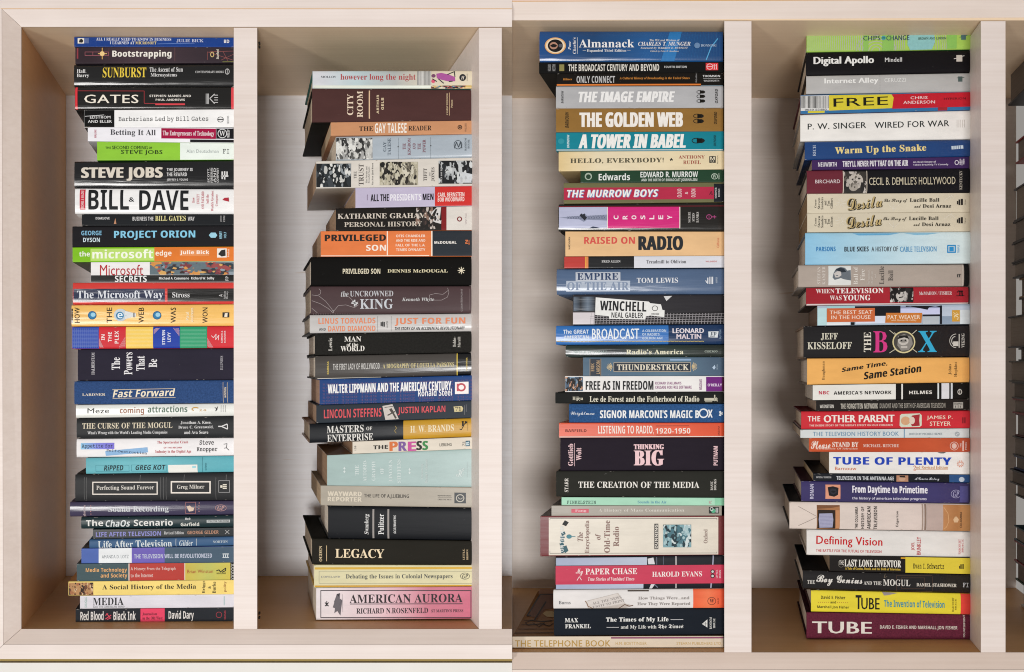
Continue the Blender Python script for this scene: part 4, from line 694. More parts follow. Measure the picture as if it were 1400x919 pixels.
for q, a, b, c0, c1, f in (('The', 288, 324, 134, 194, 'I'), ('Encyclopedia', 336, 372, 56, 272, 'R'), ('of', 404, 440, 144, 184, 'I'), ('Old-Time', 464, 502, 56, 270, 'R'), ('Radio', 524, 562, 98, 228, 'R')): T(q, a, c0, b, c1, '8a6a62', f, 90, name='title')
Rc(796, 78, 822, 246, '1c1a1a'); T('DUNNING', 800, 84, 818, 240, 'e6e0d4', 'b', 90, name='author_name'); Ph(854, 84, 1040, 234, ['7fa6ae', '1c3038', '4a7480', 'd0dcdc', '243c44', 'a8c4c8'], 12, 'b', 16); El(890, 140, 24, 30, '2c4850', name='picture'); El(946, 172, 30, 32, '22363e', name='picture'); El(968, 130, 26, 22, '3c6470', name='picture'); Pg([(980, 90), (1036, 92), (1036, 160), (990, 150)], 'b8ccd0', name='picture')
T('Oxford', 1122, 116, 1148, 208, '9c8880', 'R', 90)
K('raspberry red banded hardcover with white serif title over a photograph', 142, 1267, 514, 508, '1c1e24', 'h', 's', p=5)
Rc(146, 302, 748, 352, '9ea8c0>b4bccc'); Rc(146, 476, 724, 514, 'a0aac4>b8c0d0'); Rc(935, 294, 945, 508, 'a8a4a4', name='picture'); Pg([(1184, 290), (1192, 290), (1176, 508), (1166, 508)], 'a0a4b8', name='picture'); Pg([(752, 310), (790, 302), (800, 346), (756, 346)], 'd8d8dc', name='picture'); Pg([(774, 478), (800, 478), (780, 510), (762, 510)], 'd8d8dc', name='picture'); Mq([seg(812, 300, 812, 348, 5), seg(856, 296, 856, 348, 3), seg(798, 480, 820, 502, 7)], '6a7080', 'picture')
Rc(142, 353, 1267, 476, 'c23c56'); T('My', 276, 372, 324, 424, 'f4e6e4', 'C', name='title'); Pl([(284, 452), (300, 426), (314, 450)], 4, 'f0e0e0'); T('PAPER CHASE', 340, 372, 682, 412, 'f4ece8', 'R', name='title'); T('True Stories of Vanished Times', 356, 430, 664, 454, 'f0dcdc', 'I'); T('HAROLD EVANS', 782, 394, 1112, 428, 'f4ece8', 'R', name='author_name')
Rg(1182, 395, 14, 14, 5, '1c1c20'); Rg(1182, 424, 14, 14, 5, '1c1c20'); El(1182, 395, 8, 8, 'c8d8d0'); El(1182, 424, 8, 8, 'c8d8d0'); T('LITTLE,', 1206, 382, 1216, 438, 'ecd0d4', 'b', 90); T('BROWN', 1226, 386, 1236, 438, 'ecd0d4', 'b', 90)
K('white hardcover with torn newspaper picture and an orange right end', 128, 1264, 642, 640, 'dcd8d6', 'h', 's', p=3.4, board='cfc8c4')
Bd(1054, 1258, 'e2603c>e87850>dc5434'); Bd(1258, 1264, 'c83a3c'); T('Burns', 164, 588, 242, 610, '6a6a6c', 'R', name='author_name'); Pg([(338, 590), (556, 536), (604, 606), (656, 620), (600, 640), (420, 641), (360, 640)], 'c4bab2', name='newspaper'); Pg([(344, 592), (550, 540), (600, 604), (400, 640), (366, 636)], 'd8d0ca', name='newspaper'); T('ALL THE NEWS', 384, 560, 580, 608, '8a8280', 'R', ang=13, name='newspaper_line'); T('UNFIT TO PRINT', 386, 584, 600, 630, '8a8280', 'R', ang=13, name='newspaper_line')
Pl([(338, 588), (352, 606), (356, 622), (390, 640)], 5, '8a6a50', 'newspaper'); Pl([(560, 640), (600, 612), (630, 624), (656, 618)], 5, '6a4a38', 'newspaper'); T('How Things Were...and', 690, 560, 1028, 584, '8c8480', 'R', name='title'); T('How They Were Reported', 684, 598, 1034, 622, '8c8480', 'R', name='title')
Rg(1176, 590, 28, 26, 3, '5a2a20'); T('W', 1162, 576, 1192, 602, '5a2a20', 'R'); T('WILEY', 1214, 568, 1224, 612, '7a3424', 's', 90); Rc(620, 518, 760, 526, '4a4038', name='picture')
K('thick blue-black hardcover with white serif names and blackletter words', 132, 1265, 820, 816, '1c2129', 'h', 'm', p=4)
T('MAX', 204, 700, 292, 728, 'e4e4e0', 'R+', name='author_name'); T('FRANKEL', 206, 740, 376, 768, 'e4e4e0', 'R+', name='author_name'); T('The Times of My Life', 476, 696, 890, 732, 'eaeae6', 'R+', name='title'); Ln(904, 713, 988, 713, 3, 'ddd'); Ln(480, 762, 562, 762, 3, 'ddd'); T('and My Life with', 574, 748, 810, 778, 'dcdcd8', 'R', name='title'); T('The Times', 822, 744, 988, 776, 'eaeae6', 'F', name='title')
Pg([(1112, 742), (1148, 712), (1148, 766)], 'dcdcd8'); Mq([seg(1120, 742, 1146, 742, 3), seg(1134, 728, 1134, 758, 3)], '1c2129', 'emblem'); T('RANDOM', 1162, 698, 1178, 776, 'dcdcd8', 'R', 90); T('HOUSE', 1186, 706, 1200, 770, 'dcdcd8', 'R', 90)
V_(690, 760, 6.565)
topline(440, 722, 1985, 722)
K('wide thin cream paperback with outlined golden capitals under the third stack', 68, 1965, 822, 826, 'd6c7b2', 'p', 's', board='94683f', deep=0.235, pre='telephone')
T('THE TELEPHONE BOOK', 92, 756, 950, 814, 'b8934a', 's+', name='title'); V_(730, 700, Z); T('H.M. BOETTINGER', 540, 860, 746, 880, 'c8a868', 's', name='author_name'); T('STEARN PUBLISHERS LTD.', 944, 862, 1244, 880, 'c8a868', 's'); Rc(510, 828, 1262, 838, '8a4a68', name='lilac_edge')
# ---- fourth stack
Z4 = 4.7123
V_(1060, 30, Z4)
stack('4', 'fourth', 0.052, 'R', 0)
topline(203, 70, 1280, 52)
K('lime green hardcover with fine concentric rings and a pale blue patch', 203, 1282, 192, 176, 'a4c95c', 'h', 's', p=3.4, board='2c6a34', deep=0.15)
Mq([seg(212 + i * 13, 76 - i * .2, 212 + i * 13, 184 - i * .2, 4) for i in range(28)], 'b4bcae', 'ring_pattern')
for r in (28, 48, 68, 88, 108, 128): Rg(650, 184, r, r * .9, 5, 'b4bcae', a0=180, a1=360, n=16, name='ring_pattern')
Rc(568, 66, 600, 184, '8cbc60'); Rc(690, 66, 764, 182, '8abc5e'); Mq([seg(766 + i * 13, 70, 766 + i * 13, 180, 4) for i in range(6)], 'b4bcae', 'ring_pattern'); Mq([seg(1020 + i * 14, 66, 1036 + i * 14 - abs(3 - i) * 2, 176, 4) for i in range(6)], 'b4bcae', 'ring_pattern')
Pg([(866, 70), (1004, 64), (1022, 90), (1026, 130), (1010, 176), (870, 180), (850, 150), (852, 100)], '8fc6c8', name='blue_patch'); Rc(1104, 64, 1166, 172, '88bc5e')
T('CHIPS', 566, 90, 676, 120, '2b4a5c', 's+', name='title'); El(697, 104, 14, 14, '4aa0a8'); T('AND', 688, 99, 706, 109, '1c4048', 'b'); T('CHANGE', 714, 88, 862, 120, '2b4a5c', 's+', name='title'); T('BROWN AND LINDEN', 920, 100, 1098, 116, '4a6a5c', 'b', name='author_name'); Rc(1194, 86, 1224, 118, '4c6a6c', name='emblem'); Ln(1184, 102, 1234, 88, 4, '4c6a6c', name='emblem')
K('black hardcover with white sans title and a small tilted square emblem', 197, 1282, 346, 322, '151316', 'h', 's', p=3, deep=0.17)
T('Digital Apollo', 246, 222, 636, 284, 'eeeeec', 's++', name='title'); T('Mindell', 706, 230, 816, 258, 'ddd', 's+', name='author_name'); Rc(1166, 214, 1204, 256, 'c4bcb4', name='emblem'); Ln(1150, 238, 1166, 236, 4, 'e0dcd8', name='emblem'); Ln(1204, 222, 1218, 218, 4, 'e0dcd8', name='emblem')
K('silver grey hardcover with soft white title and dotted line', 197, 1276, 466, 446, 'b4b3b2', 'h', 's', p=3.4, board='1f1d1c', deep=0.165)
T('Internet Alley', 314, 362, 664, 406, 'f2f2f0', 's++', name='title'); T('CERUZZI', 702, 362, 842, 388, 'e4e4e2', 's+', name='author_name'); Mq([seg(674, 340 + i * 10, 674, 343 + i * 10, 3) for i in range(11)], '888', 'dotted_line'); Rc(1180, 350, 1208, 384, '4c5c5a', name='emblem'); Ln(1172, 360, 1220, 356, 4, '4c5c5a', name='emblem')
K('hardcover with barcode, yellow panel of black capitals, red right half', 163, 1262, 592, 568, '2a6ca0', 'h', 'g', p=5, board='5a2430', deep=0.17)
Rc(163, 474, 346, 572, 'd8d8d6', name='barcode_panel'); rs = random.Random(3); Mq([seg(168 + i * 7.5, 478, 168 + i * 7.5, 556, rs.choice((1.5, 2.5, 4, 5))) for i in range(24)], '1c1c1c', 'barcode_bar'); T('0039 55480', 190, 560, 330, 571, '333', 'M')
Pg([(346, 472), (748, 466), (762, 488), (758, 556), (346, 572)], 'dfcf3a', name='yellow_panel'); Pg([(750, 466), (1256, 452), (1256, 546), (752, 560), (762, 488)], 'c81f30', name='red_panel'); T('FREE', 374, 484, 726, 544, '16150f', 's+', name='title', ang=1)
T('CHRIS', 870, 480, 980, 498, 'f2dcdc', 's+', name='author_name'); T('ANDERSON', 824, 508, 1028, 528, 'f2dcdc', 's+', name='author_name'); T('HYPERION', 1086, 488, 1226, 502, '4a1018', 's+'); Rc(1048, 551, 1108, 570, 'a01c28'); Rc(210, 574, 318, 586, 'd4c838')
K('thick plain white hardcover with thin dark spaced capitals', 163, 1264, 768, 756, 'e9e6e2', 'h', 'm', p=3.6, board='a9a8a6', deep=0.17)
T('P. W. SINGER', 210, 648, 586, 690, '2e3432', 's+', name='author_name', ang=.5); T('WIRED FOR WAR', 640, 638, 1118, 682, '2e3432', 's+', name='title', ang=.5); Mq([seg(1168 + i * 12, 632, 1168 + i * 12, 682, 3) for i in range(5)], 'c4bcb4', 'emblem')
K('royal blue hardcover with pale yellow serif title', 190, 1256, 890, 866, '153f78', 'h', 'g', p=3, board='1a2a4a', deep=0.17)
T('RICH', 242, 794, 262, 864, 'b8c4d4', 'R', 90, name='author_name'); T('Warm Up the Snake', 384, 792, 972, 858, 'ecd890', 'R+', name='title', ang=1); Mq([seg(1134, 812, 1210, 806, 22), ], 'c8d4e0', 'emblem'); Mq([seg(1150 + i * 14, 798, 1150 + i * 14, 824, 3) for i in range(4)], '153f78', 'emblem')
V_(1060, 195, Z4)
K('slim purple book with white condensed small-capital title', 234, 1250, 176, 164, '3f2858', 'p', 's', pages='c8b49c')
T('NEUWIRTH', 274, 128, 394, 156, 'e6e2e8', 'k', name='author_name'); T("THEY'LL NEVER PUT THAT ON THE AIR", 432, 116, 856, 154, 'e6e2e8', 'k+', name='title'); T('An Oral History of', 888, 118, 1036, 134, 'd8d0dc', 'b'); T('Taboo-Breaking TV Comedy', 888, 136, 1116, 150, 'd8d0dc', 'b'); Rg(1170, 128, 14, 16, 5, 'd8d0dc'); Mq([seg(1192, 104, 1192, 144, 5), seg(1204, 110, 1204, 146, 5), seg(1216, 104, 1216, 140, 6), seg(1186, 126, 1222, 124, 4)], 'd8d0dc', 'emblem')
K('black hardcover with maroon block, portrait and art deco white title', 203, 1252, 330, 322, '17161a', 'h', 's', p=4, board='241f1d', deep=0.165)
Bd(203, 436, '6a2a36'); T('BIRCHARD', 258, 238, 418, 262, 'dccfd0', 's+', name='author_name'); Ph(440, 186, 590, 326, ['3c3834', '2c2a28', 'c8c0b8', 'b8b0a8', '6a645c'], 10, 'b', 8); El(520, 248, 46, 50, 'c4bcb2', name='portrait'); El(504, 286, 30, 26, 'aaa298', name='portrait'); El(500, 238, 9, 6, '3a3634', name='portrait'); El(540, 232, 9, 6, '3a3634', name='portrait'); Ln(500, 268, 540, 266, 4, '4a4440', name='portrait'); Rc(436, 182, 441, 328, 'd8ccbc'); Rc(588, 182, 592, 326, 'd8ccbc')
T("CECIL B. DEMILLE'S HOLLYWOOD", 604, 222, 1158, 272, 'd2c8ae', 'l', name='title'); T('KENTUCKY', 1184, 182, 1202, 304, 'b8b0a4', 'R', 90)
K('cream paperback with outlined script word, upper of identical pair', 203, 1256, 456, 446, 'd4cab4', 'p', 's', pages='a08460', deep=0.16)
def twin(o, g=0):
    for i, (q, c0, c1) in enumerate((('Coyne', 368, 422), ('Steven', 356, 430), ('Sanders', 354, 432), ('and', 376, 406), ('Tom', 376, 410), ('Gilbert', 360, 426))): T(q, 250 + i * 20.5, c0 + o, 266 + i * 20.5, c1 + o, '26221c', 'R', 90, name='author_name')
    Mq([seg(420 + 36 * math.cos(a) * .2, 390 + o + 36 * math.sin(a) * .2, 420 + 38 * math.cos(a), 390 + o + 34 * math.sin(a), 2.5) for a in [j * .785 + .2 for j in range(8)]] + [seg(1135, 340 + o, 1090, 372 + o, 2.5), seg(1135, 340 + o, 1160, 370 + o, 2.5), seg(1135, 340 + o, 1130, 366 + o, 2.5), seg(762, 430 + o, 800, 400 + o, 2.5), seg(762, 430 + o, 730, 400 + o, 2.5), seg(762, 442 + o, 762, 396 + o, 2.5)], 'e8e2d4', 'atomic_star')
    T('Desilu', 464 - g, 342 + o, 692 - g, 442 + o, '2a261e', 'C++', name='title_shadow', ang=6); T('Desilu', 460 - g, 338 + o, 688 - g, 438 + o, 'c9b27c', 'C', name='title', ang=6)
    T('The Story of', 698 - g, 362 + o, 850 - g, 392 + o, '4c463a', 'C+', name='subtitle'); T('Lucille Ball', 866 - g, 358 + o, 1058 - g, 382 + o, '221e16', 'R+', name='subtitle'); T('and', 896 - g, 400 + o, 938 - g, 420 + o, '4c463a', 'C+', name='subtitle'); T('Desi Arnaz', 950 - g, 396 + o, 1134 - g, 420 + o, '221e16', 'R+', name='subtitle')
    Mq([seg(1176, 376 + o, 1176, 398 + o, 8), seg(1188, 366 + o, 1188, 402 + o, 11), seg(1204, 362 + o, 1204, 402 + o, 13)], '221e1c', 'emblem'); T('Harper', 1220, 364 + o, 1232, 402 + o, '8a8474', 's', 90)
twin(0)
K('cream paperback with outlined script word, lower of identical pair', 203, 1258, 578, 572, 'd2c8b2', 'p', 's', pages='a08460', deep=0.16)
twin(118, 5)
K('thick pale sky blue hardcover with blue and black condensed sans lettering', 195, 1258, 788, 780, '8cc0de>a8cfe2>bfd8e2>cfdfe2>d8e0de', 'h', 's', p=4, board='6c7c8a', deep=0.165)
T('PARSONS', 266, 670, 390, 700, '2f7cb8', 'k+', name='author_name'); T('BLUE SKIES', 446, 670, 602, 702, '242a30', 'k+', name='title'); T('A HISTORY OF', 620, 670, 790, 702, '3c4044', 'l+', name='subtitle'); T('CABLE TELEVISION', 802, 670, 1036, 704, '4a94c4', 'l+', name='subtitle')
Fr(1104, 660, 1160, 712, 8, '2f8cc8', name='emblem'); Rc(1118, 672, 1146, 702, '2f8cc8', name='emblem'); T('TEMPLE', 1170, 662, 1182, 712, '5a9ccc', 'b', 90); Pg([(500, 584), (800, 584), (730, 596), (540, 598)], '6aaed8', name='sky_patch'); Pg([(830, 584), (1060, 582), (980, 594), (900, 596)], '8cc0dc', name='sky_patch')
V_(1060, 360, Z4)
K('warm grey hardcover with upright serif words and woman portrait', 146, 1254, 156, 148, 'ab9f95', 'h', 's', p=3.4, board='8c8680', deep=0.155)
Bd(1220, 1254, '1a1a1a'); Bd(1208, 1216, 'c0b6ac'); T('STEFAN', 268, 22, 288, 136, 'd8d0c8', 'R', 90, name='author_name'); T('KANFER', 300, 20, 320, 138, 'd8d0c8', 'R', 90, name='author_name'); Rc(340, 18, 486, 142, 'd9dbd8', name='picture')
Pg([(374, 62), (390, 36), (420, 24), (448, 30), (462, 48), (484, 44), (486, 112), (440, 104), (420, 96), (396, 104), (380, 108), (366, 92)], '6c747c', name='portrait'); Pg([(376, 66), (396, 52), (420, 54), (424, 78), (404, 92), (384, 92)], 'cfcac6', name='portrait'); Pg([(380, 46), (410, 30), (440, 34), (456, 56), (430, 60), (400, 48)], '2c343c', name='portrait')
T('Ball of', 502, 22, 530, 136, 'e2dcd4', 'R', 90, name='title'); T('Fire', 546, 40, 574, 112, 'e2dcd4', 'R', 90, name='title'); T('The Tumultuous', 594, 42, 606, 136, 'd0c8c0', 'R', 90); T('Life and Comic', 614, 50, 626, 136, 'd0c8c0', 'R', 90); T('Art of', 636, 70, 648, 100, 'd0c8c0', 'R', 90)
T('Lucille', 670, 20, 700, 136, '5a5450', 'R', 90, name='title'); T('Ball', 728, 46, 758, 114, '5a5450', 'R', 90, name='title'); T('ff', 1172, 68, 1200, 90, '333', 'R')
K('crimson hardcover with two-line white serif title and a laughing portrait photograph', 197, 1252, 274, 262, '9a1424>a81c2c>a01828', 'h', 'g', p=4, board='2c2322', deep=0.165)
Bd(1246, 1252, '1a1416'); T('WHEN', 260, 166, 380, 194, 'f0e2de', 'R', name='title'); T('TELEVISION', 388, 160, 698, 194, 'f6eeea', 'R+', name='title'); T('WAS', 350, 208, 426, 238, 'f0e2de', 'R', name='title'); T('YOUNG', 434, 204, 612, 240, 'f6eeea', 'R+', name='title')
Ph(738, 156, 890, 252, ['1c1818', '8c8682', 'd8d4ce', '2c2828', 'b4aeaa'], 15, 'b', 8); El(812, 206, 36, 40, 'c8c2bc', name='portrait'); Pg([(744, 196), (760, 170), (800, 160), (836, 172), (836, 186), (790, 184), (764, 222)], '1c1818', name='portrait'); Ln(796, 222, 826, 216, 7, '2a2424', name='portrait'); El(800, 196, 5, 4, '222', name='portrait'); El(826, 192, 5, 4, '222', name='portrait')
T('McMAHON / FISHER', 926, 182, 1138, 204, 'e4d0d0', 'R', name='author_name'); Mq([seg(1172, 188, 1184, 176, 5), seg(1184, 180, 1210, 180, 8), seg(1190, 178, 1190, 210, 7), seg(1202, 176, 1206, 212, 8), seg(1166, 210, 1218, 208, 4)], '1c0c10', 'emblem'); Rc(200, 258, 1246, 270, 'd8cac8', name='white_edge')
K('book with two orange name plates on blue and black photograph', 270, 1254, 402, 392, 'a8b8c8', 'p', 'g', pages='8c7462', board='2c2a2c')
for a, b, c, d, q in ((270, 290, 330, 400, 'b8d8dc'), (330, 276, 512, 288, '9cc8cc'), (330, 380, 480, 400, 'dfe4e8'), (512, 276, 806, 340, '1a1c22'), (516, 340, 760, 388, 'd4dcec'), (486, 380, 510, 402, '16181c'), (806, 284, 1060, 330, 'c8ccec'), (806, 276, 1060, 290, '8c94b0'), (948, 330, 1060, 342, '22242c'), (950, 342, 1056, 392, 'b4bcc4'), (1060, 272, 1074, 396, '1c1e26'), (1074, 278, 1254, 340, 'b8c4d4'), (1074, 340, 1254, 390, '8fa0b4'), (1190, 300, 1254, 396, 'd0d8dc')): Rc(a, b, c, d, q, 's', name='picture')
Pg([(840, 282), (900, 276), (930, 290), (980, 300), (990, 284), (1030, 276), (1060, 284), (1060, 274), (840, 274)], '14161c', name='picture'); Rc(330, 290, 640, 378, 'c8683c', name='name_plate'); T('THE BEST SEAT', 348, 304, 624, 328, 'f4dccc', 's+', name='title'); T('IN THE HOUSE', 358, 336, 612, 360, 'f4dccc', 's+', name='title')
Pg([(712, 320), (946, 320), (940, 384), (706, 384)], 'd07c34', name='name_plate'); T('PAT WEAVER', 722, 334, 932, 360, 'f8e2cc', 's+', name='author_name'); T('with Thomas M. Coffey', 746, 362, 908, 375, 'f0d4b8', 'b'); Rc(1138, 302, 1188, 376, 'cc9a3c', name='emblem_panel'); T('K', 1144, 312, 1180, 364, 'f0e0b8', 'C', 90)
K('thick black hardcover with giant pink and blue letters round portrait', 180, 1252, 612, 604, '121014', 'h', 'g', p=3, B=.005, board='8a7058', deep=0.17)
T('JEFF', 292, 450, 402, 496, 'e0dcc8', 'R', name='author_name'); T('KISSELOFF', 206, 508, 492, 554, 'e0dcc8', 'R', name='author_name'); T('THE', 570, 444, 616, 572, 'e6e0d2', 'R', 90, name='title'); T('B', 632, 438, 722, 574, 'd83a88', 'R', name='title'); T('X', 922, 436, 1042, 572, '36aed8', 'R', name='title')
El(828, 508, 74, 72, 'dccf9c', 30, name='round_frame'); El(828, 508, 66, 63, '4c4844', 30, name='portrait'); Pg([(790, 470), (830, 456), (876, 476), (886, 520), (860, 560), (812, 564), (786, 530)], '8f8a84', name='portrait'); El(824, 500, 34, 28, 'c8c2ba', name='portrait'); Pg([(784, 490), (800, 466), (850, 464), (862, 488), (830, 478)], '1c1a18', name='portrait'); El(812, 498, 6, 5, '1c1a18', name='portrait'); El(838, 496, 6, 5, '1c1a18', name='portrait'); Ln(808, 540, 850, 540, 14, 'c4beb6', name='portrait')
Mq([seg(736, 432, 768, 458, 4), seg(768, 446, 776, 462, 4), seg(912, 430, 882, 456, 4), seg(736, 578, 768, 556, 4), seg(768, 560, 778, 548, 4), seg(914, 574, 884, 552, 4)], 'd8d0b8', 'lightning_mark')
Rg(1166, 500, 44, 46, 4, 'ccc8c0', a0=90, a1=270); Rg(1160, 500, 26, 30, 5, 'ccc8c0', a0=90, a1=270); Rc(1182, 456, 1188, 544, 'ccc8c0', name='emblem'); Rc(1146, 504, 1180, 534, 'ccc8c0', name='emblem'); T('VIKING', 1200, 452, 1220, 544, 'd4d0c8', 'R', 90)
K('soft orange hardcover with slanting black handwritten two-line title', 204, 1252, 784, 768, 'e8ae62', 'h', 's', p=4, board='6a5a4c', deep=0.165)
T('Baughman', 300, 632, 322, 752, '5a4020', 'R', 90, name='author_name'); T('Same Time,', 424, 630, 722, 704, '1b1710', 'bi+', name='title', ang=8); T('Same Station', 566, 652, 942, 748, '1b1710', 'bi+', name='title', ang=7); T('Johns', 1116, 650, 1136, 718, '5a4020', 'R', 90); T('Hopkins', 1152, 636, 1176, 732, '5a4020', 'R', 90)
V_(1060, 530, Z4)
K('white and black banded book with small red and black spaced capitals', 238, 1252, 82, 72, '161412', 'p', 's', pages='d4cabc', deep=0.14)
Bd(238, 776, 'e2e0da'); Bd(812, 822, 'e2e0da'); Bd(1046, 1056, 'd6dcdc'); Bd(1072, 1122, 'd8d8dc'); Bd(1132, 1144, 'ccd0d4'); T('NBC', 278, 22, 346, 44, 'c03048', 'b+', name='title'); T("AMERICA'S NETWORK", 374, 22, 748, 44, '1e1c1a', 'b+', name='title'); T('HILMES', 862, 20, 1010, 42, 'e8e4dc', 'b+', name='author_name'); Rg(1190, 28, 15, 18, 5, 'c8c4bc'); Ln(1190, 8, 1190, 46, 4, 'c8c4bc')
K('slim black brown paperback with condensed pale capitals', 262, 1250, 152, 146, '201c1a', 'p', 'g', pages='c4ae98')
T('WEINSTEIN', 286, 110, 376, 132, 'd8d4cc', 'k', name='author_name'); T('THE FORGOTTEN NETWORK', 420, 102, 660, 136, 'c4beb2', 'k', name='title'); T('DUMONT AND THE BIRTH OF AMERICAN TELEVISION', 672, 100, 1096, 132, '9c968c', 'k', name='title'); Rc(1148, 94, 1210, 134, 'a8a49c', name='emblem_panel'); T('TEMPLE', 1152, 98, 1206, 110, '333', 'b'); Mq([seg(1162, 116, 1162, 130, 4), seg(1178, 114, 1178, 130, 4), seg(1194, 116, 1194, 130, 4)], '333', 'emblem')
K('bright red hardcover with white capitals and a small rounded child photograph', 168, 1252, 270, 262, 'c8303a', 'h', 's', p=3.4, board='5a1c20', deep=0.165)
T('THE', 210, 184, 290, 218, 'f2e2dc', 'b', name='title'); T('OTHER PARENT', 312, 176, 768, 224, 'f4ece4', 's++', name='title'); T("THE INSIDE STORY OF THE MEDIA'S EFFECT ON OUR CHILDREN", 220, 237, 756, 249, 'ecd0c4', 'b'); Pg([(802, 180), (814, 170), (930, 166), (942, 178), (942, 244), (930, 254), (812, 256), (800, 244)], 'd8dcc8', name='picture'); El(838, 214, 30, 28, 'd8a880', name='picture'); Pg([(880, 180), (930, 172), (926, 212), (930, 246), (880, 250), (862, 214)], 'a82c34', name='picture'); El(880, 212, 18, 24, 'e4cfc0', name='picture')
T('JAMES P.', 974, 180, 1140, 210, 'f2dcc8', 's+', name='author_name'); T('STEYER', 994, 218, 1128, 246, 'f2dcc8', 's+', name='author_name'); Mq([seg(1206, 192, 1206, 230, 7), seg(1219, 192, 1219, 230, 7)], '7a2028', 'lettering')
K('slim pale grey paperback with thin blue sans title', 160, 1252, 324, 324, 'cfd4d4', 'p', 's', pages='c4b49e', deep=0.17, board='3a2c2a')
T('THE TELEVISION HISTORY BOOK', 240, 284, 796, 312, '6f94b0', 's+', name='title'); Bd(828, 834, '6a90ac'); T('EDITED BY MICHELE HILMES', 862, 292, 1076, 306, '7a8890', 's+', name='author_name'); El(1174, 300, 16, 16, 'a8b0b4'); Ln(1166, 304, 1182, 294, 4, 'dfe2e2')
K('rust orange wood-grained paperback with handwritten first word and serif capitals', 218, 1252, 414, 414, 'bf5433>b84a2c>c05838>a84c38', 'p', 'm', pages='cdbda8', deep=0.155, board='8c98a4')
T('Please', 230, 340, 356, 396, 'f0dcd0', 'C+', name='title', ang=2); T('STAND BY', 368, 350, 536, 384, 'f0dcd0', 'R+', name='title'); T('A Prehistory Of Television', 262, 388, 530, 402, 'e8c8b8', 'I'); T('MICHAEL RITCHIE', 566, 364, 796, 384, 'eaccc0', 'R', name='author_name'); Rg(1150, 376, 28, 28, 4, 'e0bcb0'); El(1150, 376, 16, 18, 'e0bcb0'); T('THE', 1186, 358, 1196, 386, 'e8d0c8', 'b', 90); Rc(1202, 342, 1212, 408, 'dcb4a8'); T('PRESS', 1220, 352, 1230, 400, 'e8d0c8', 'b', 90)
K('white paperback set far right with very bold blue wide capitals', 346, 1252, 552, 560, 'e6e3df', 'p', 'm', pages='b49a7c', board='2a2628', deep=0.13)
T('TUBE OF PLENTY', 372, 448, 1136, 498, '1f44b8', 'b++', name='title'); T('Barnouw', 384, 510, 522, 532, 'd07044', 's+', name='author_name'); T('2', 890, 502, 906, 534, 'd07044', 'R'); T('nd Revised Edition', 908, 504, 1112, 524, 'cc8a3c', 's+'); Ln(906, 528, 1112, 528, 2, 'cc8a3c')
for j in range(10): El(1192 + 19 * math.cos(j * .628), 492 + 19 * math.sin(j * .628), 4, 4, 'd88868', 6)
Rg(1192, 492, 12, 12, 3, 'd88868'); Pg([(1044, 418), (1064, 424), (1084, 424), (1100, 417)], '1c1a16', name='logo_edge')
K('thin dark blue and black paperback with tiny title and portrait', 244, 1252, 602, 612, '141820', 'p', 'g', board='241c1a', deep=0.17, pages='d0b890')
T('WATSON & THOMPSON', 262, 572, 360, 584, 'bbb', 'b', name='author_name'); T('TELEVISION IN THE ANTENNA AGE', 394, 572, 764, 596, 'd8dce0', 'b', name='title'); Rc(780, 566, 856, 606, 'b48468', name='picture'); El(816, 586, 22, 17, 'c8a084', name='picture'); Pg([(800, 568), (834, 568), (838, 580), (800, 578)], '2a1c16', name='picture'); T('A Concise History', 898, 578, 1056, 602, 'c8ccd4', 'C+', name='subtitle'); Bd(1120, 1252, '2c5080'); El(1200, 592, 18, 16, 'c0ccd8')
K('indigo hardcover with white condensed title beside a broken television screen picture', 168, 1250, 736, 748, '372f62>342e5c>3a3468>2c2850', 'h', 'g', p=3, board='3a1f28', deep=0.175)
T('ROMAN', 224, 622, 248, 718, 'c8c4dc', 'k', 90, name='author_name'); Rc(324, 626, 420, 718, 'd89478', name='picture'); Pg([(338, 642), (372, 636), (408, 646), (404, 692), (380, 704), (346, 696)], '16141a', name='picture'); Pg([(352, 660), (364, 650), (392, 654), (396, 676), (374, 690), (356, 680)], '2c2a34', name='picture')
T('From Daytime to Primetime', 496, 632, 980, 694, 'ebe8f0', 'k+', name='title'); T('the history of american television programs', 496, 706, 974, 728, 'd8d4e4', 'b'); Rg(1162, 685, 33, 27, 3, 'a8a4c8'); T('GP', 1142, 668, 1182, 704, 'a8a4c8', 'I'); Rc(1186, 634, 1238, 738, '4a4880')
K('thick cream pink hardcover with old television picture and woody right end', 92, 1262, 912, 928, 'd6c8be>d8cac2>d4c4bc>ccb8a8', 'h', 's', p=3.6, board='14161c', deep=0.185)
Rc(268, 758, 416, 914, 'a4714c', name='picture'); Pg([(268, 758), (416, 758), (416, 766), (360, 776), (268, 782)], '7c5236', name='picture'); Pg([(272, 786), (386, 790), (386, 910), (272, 908)], '2c2018', name='television_picture'); Pg([(284, 812), (368, 810), (374, 850), (370, 902), (286, 904), (280, 850)], 'a8a8c4', name='television_picture'); Mq([seg(286, 822 + i * 9, 368, 820 + i * 9, 2) for i in range(9)], '8c8cac', 'television_picture'); Ln(150, 766, 266, 830, 2, '6a5a50'); Ln(266, 836, 150, 890, 2, '6a5a50'); Rc(390, 790, 414, 906, 'c08860', name='picture')
for q, a, c0, c1 in (('THE COLUMBIA', 514, 768, 910), ('HISTORY OF', 554, 768, 910), ('AMERICAN', 592, 766, 912), ('TELEVISION', 634, 766, 914)): T(q, a, c0, a + (18 if a < 580 else 22), c1, '2a2622', 'b', 90, name='title')
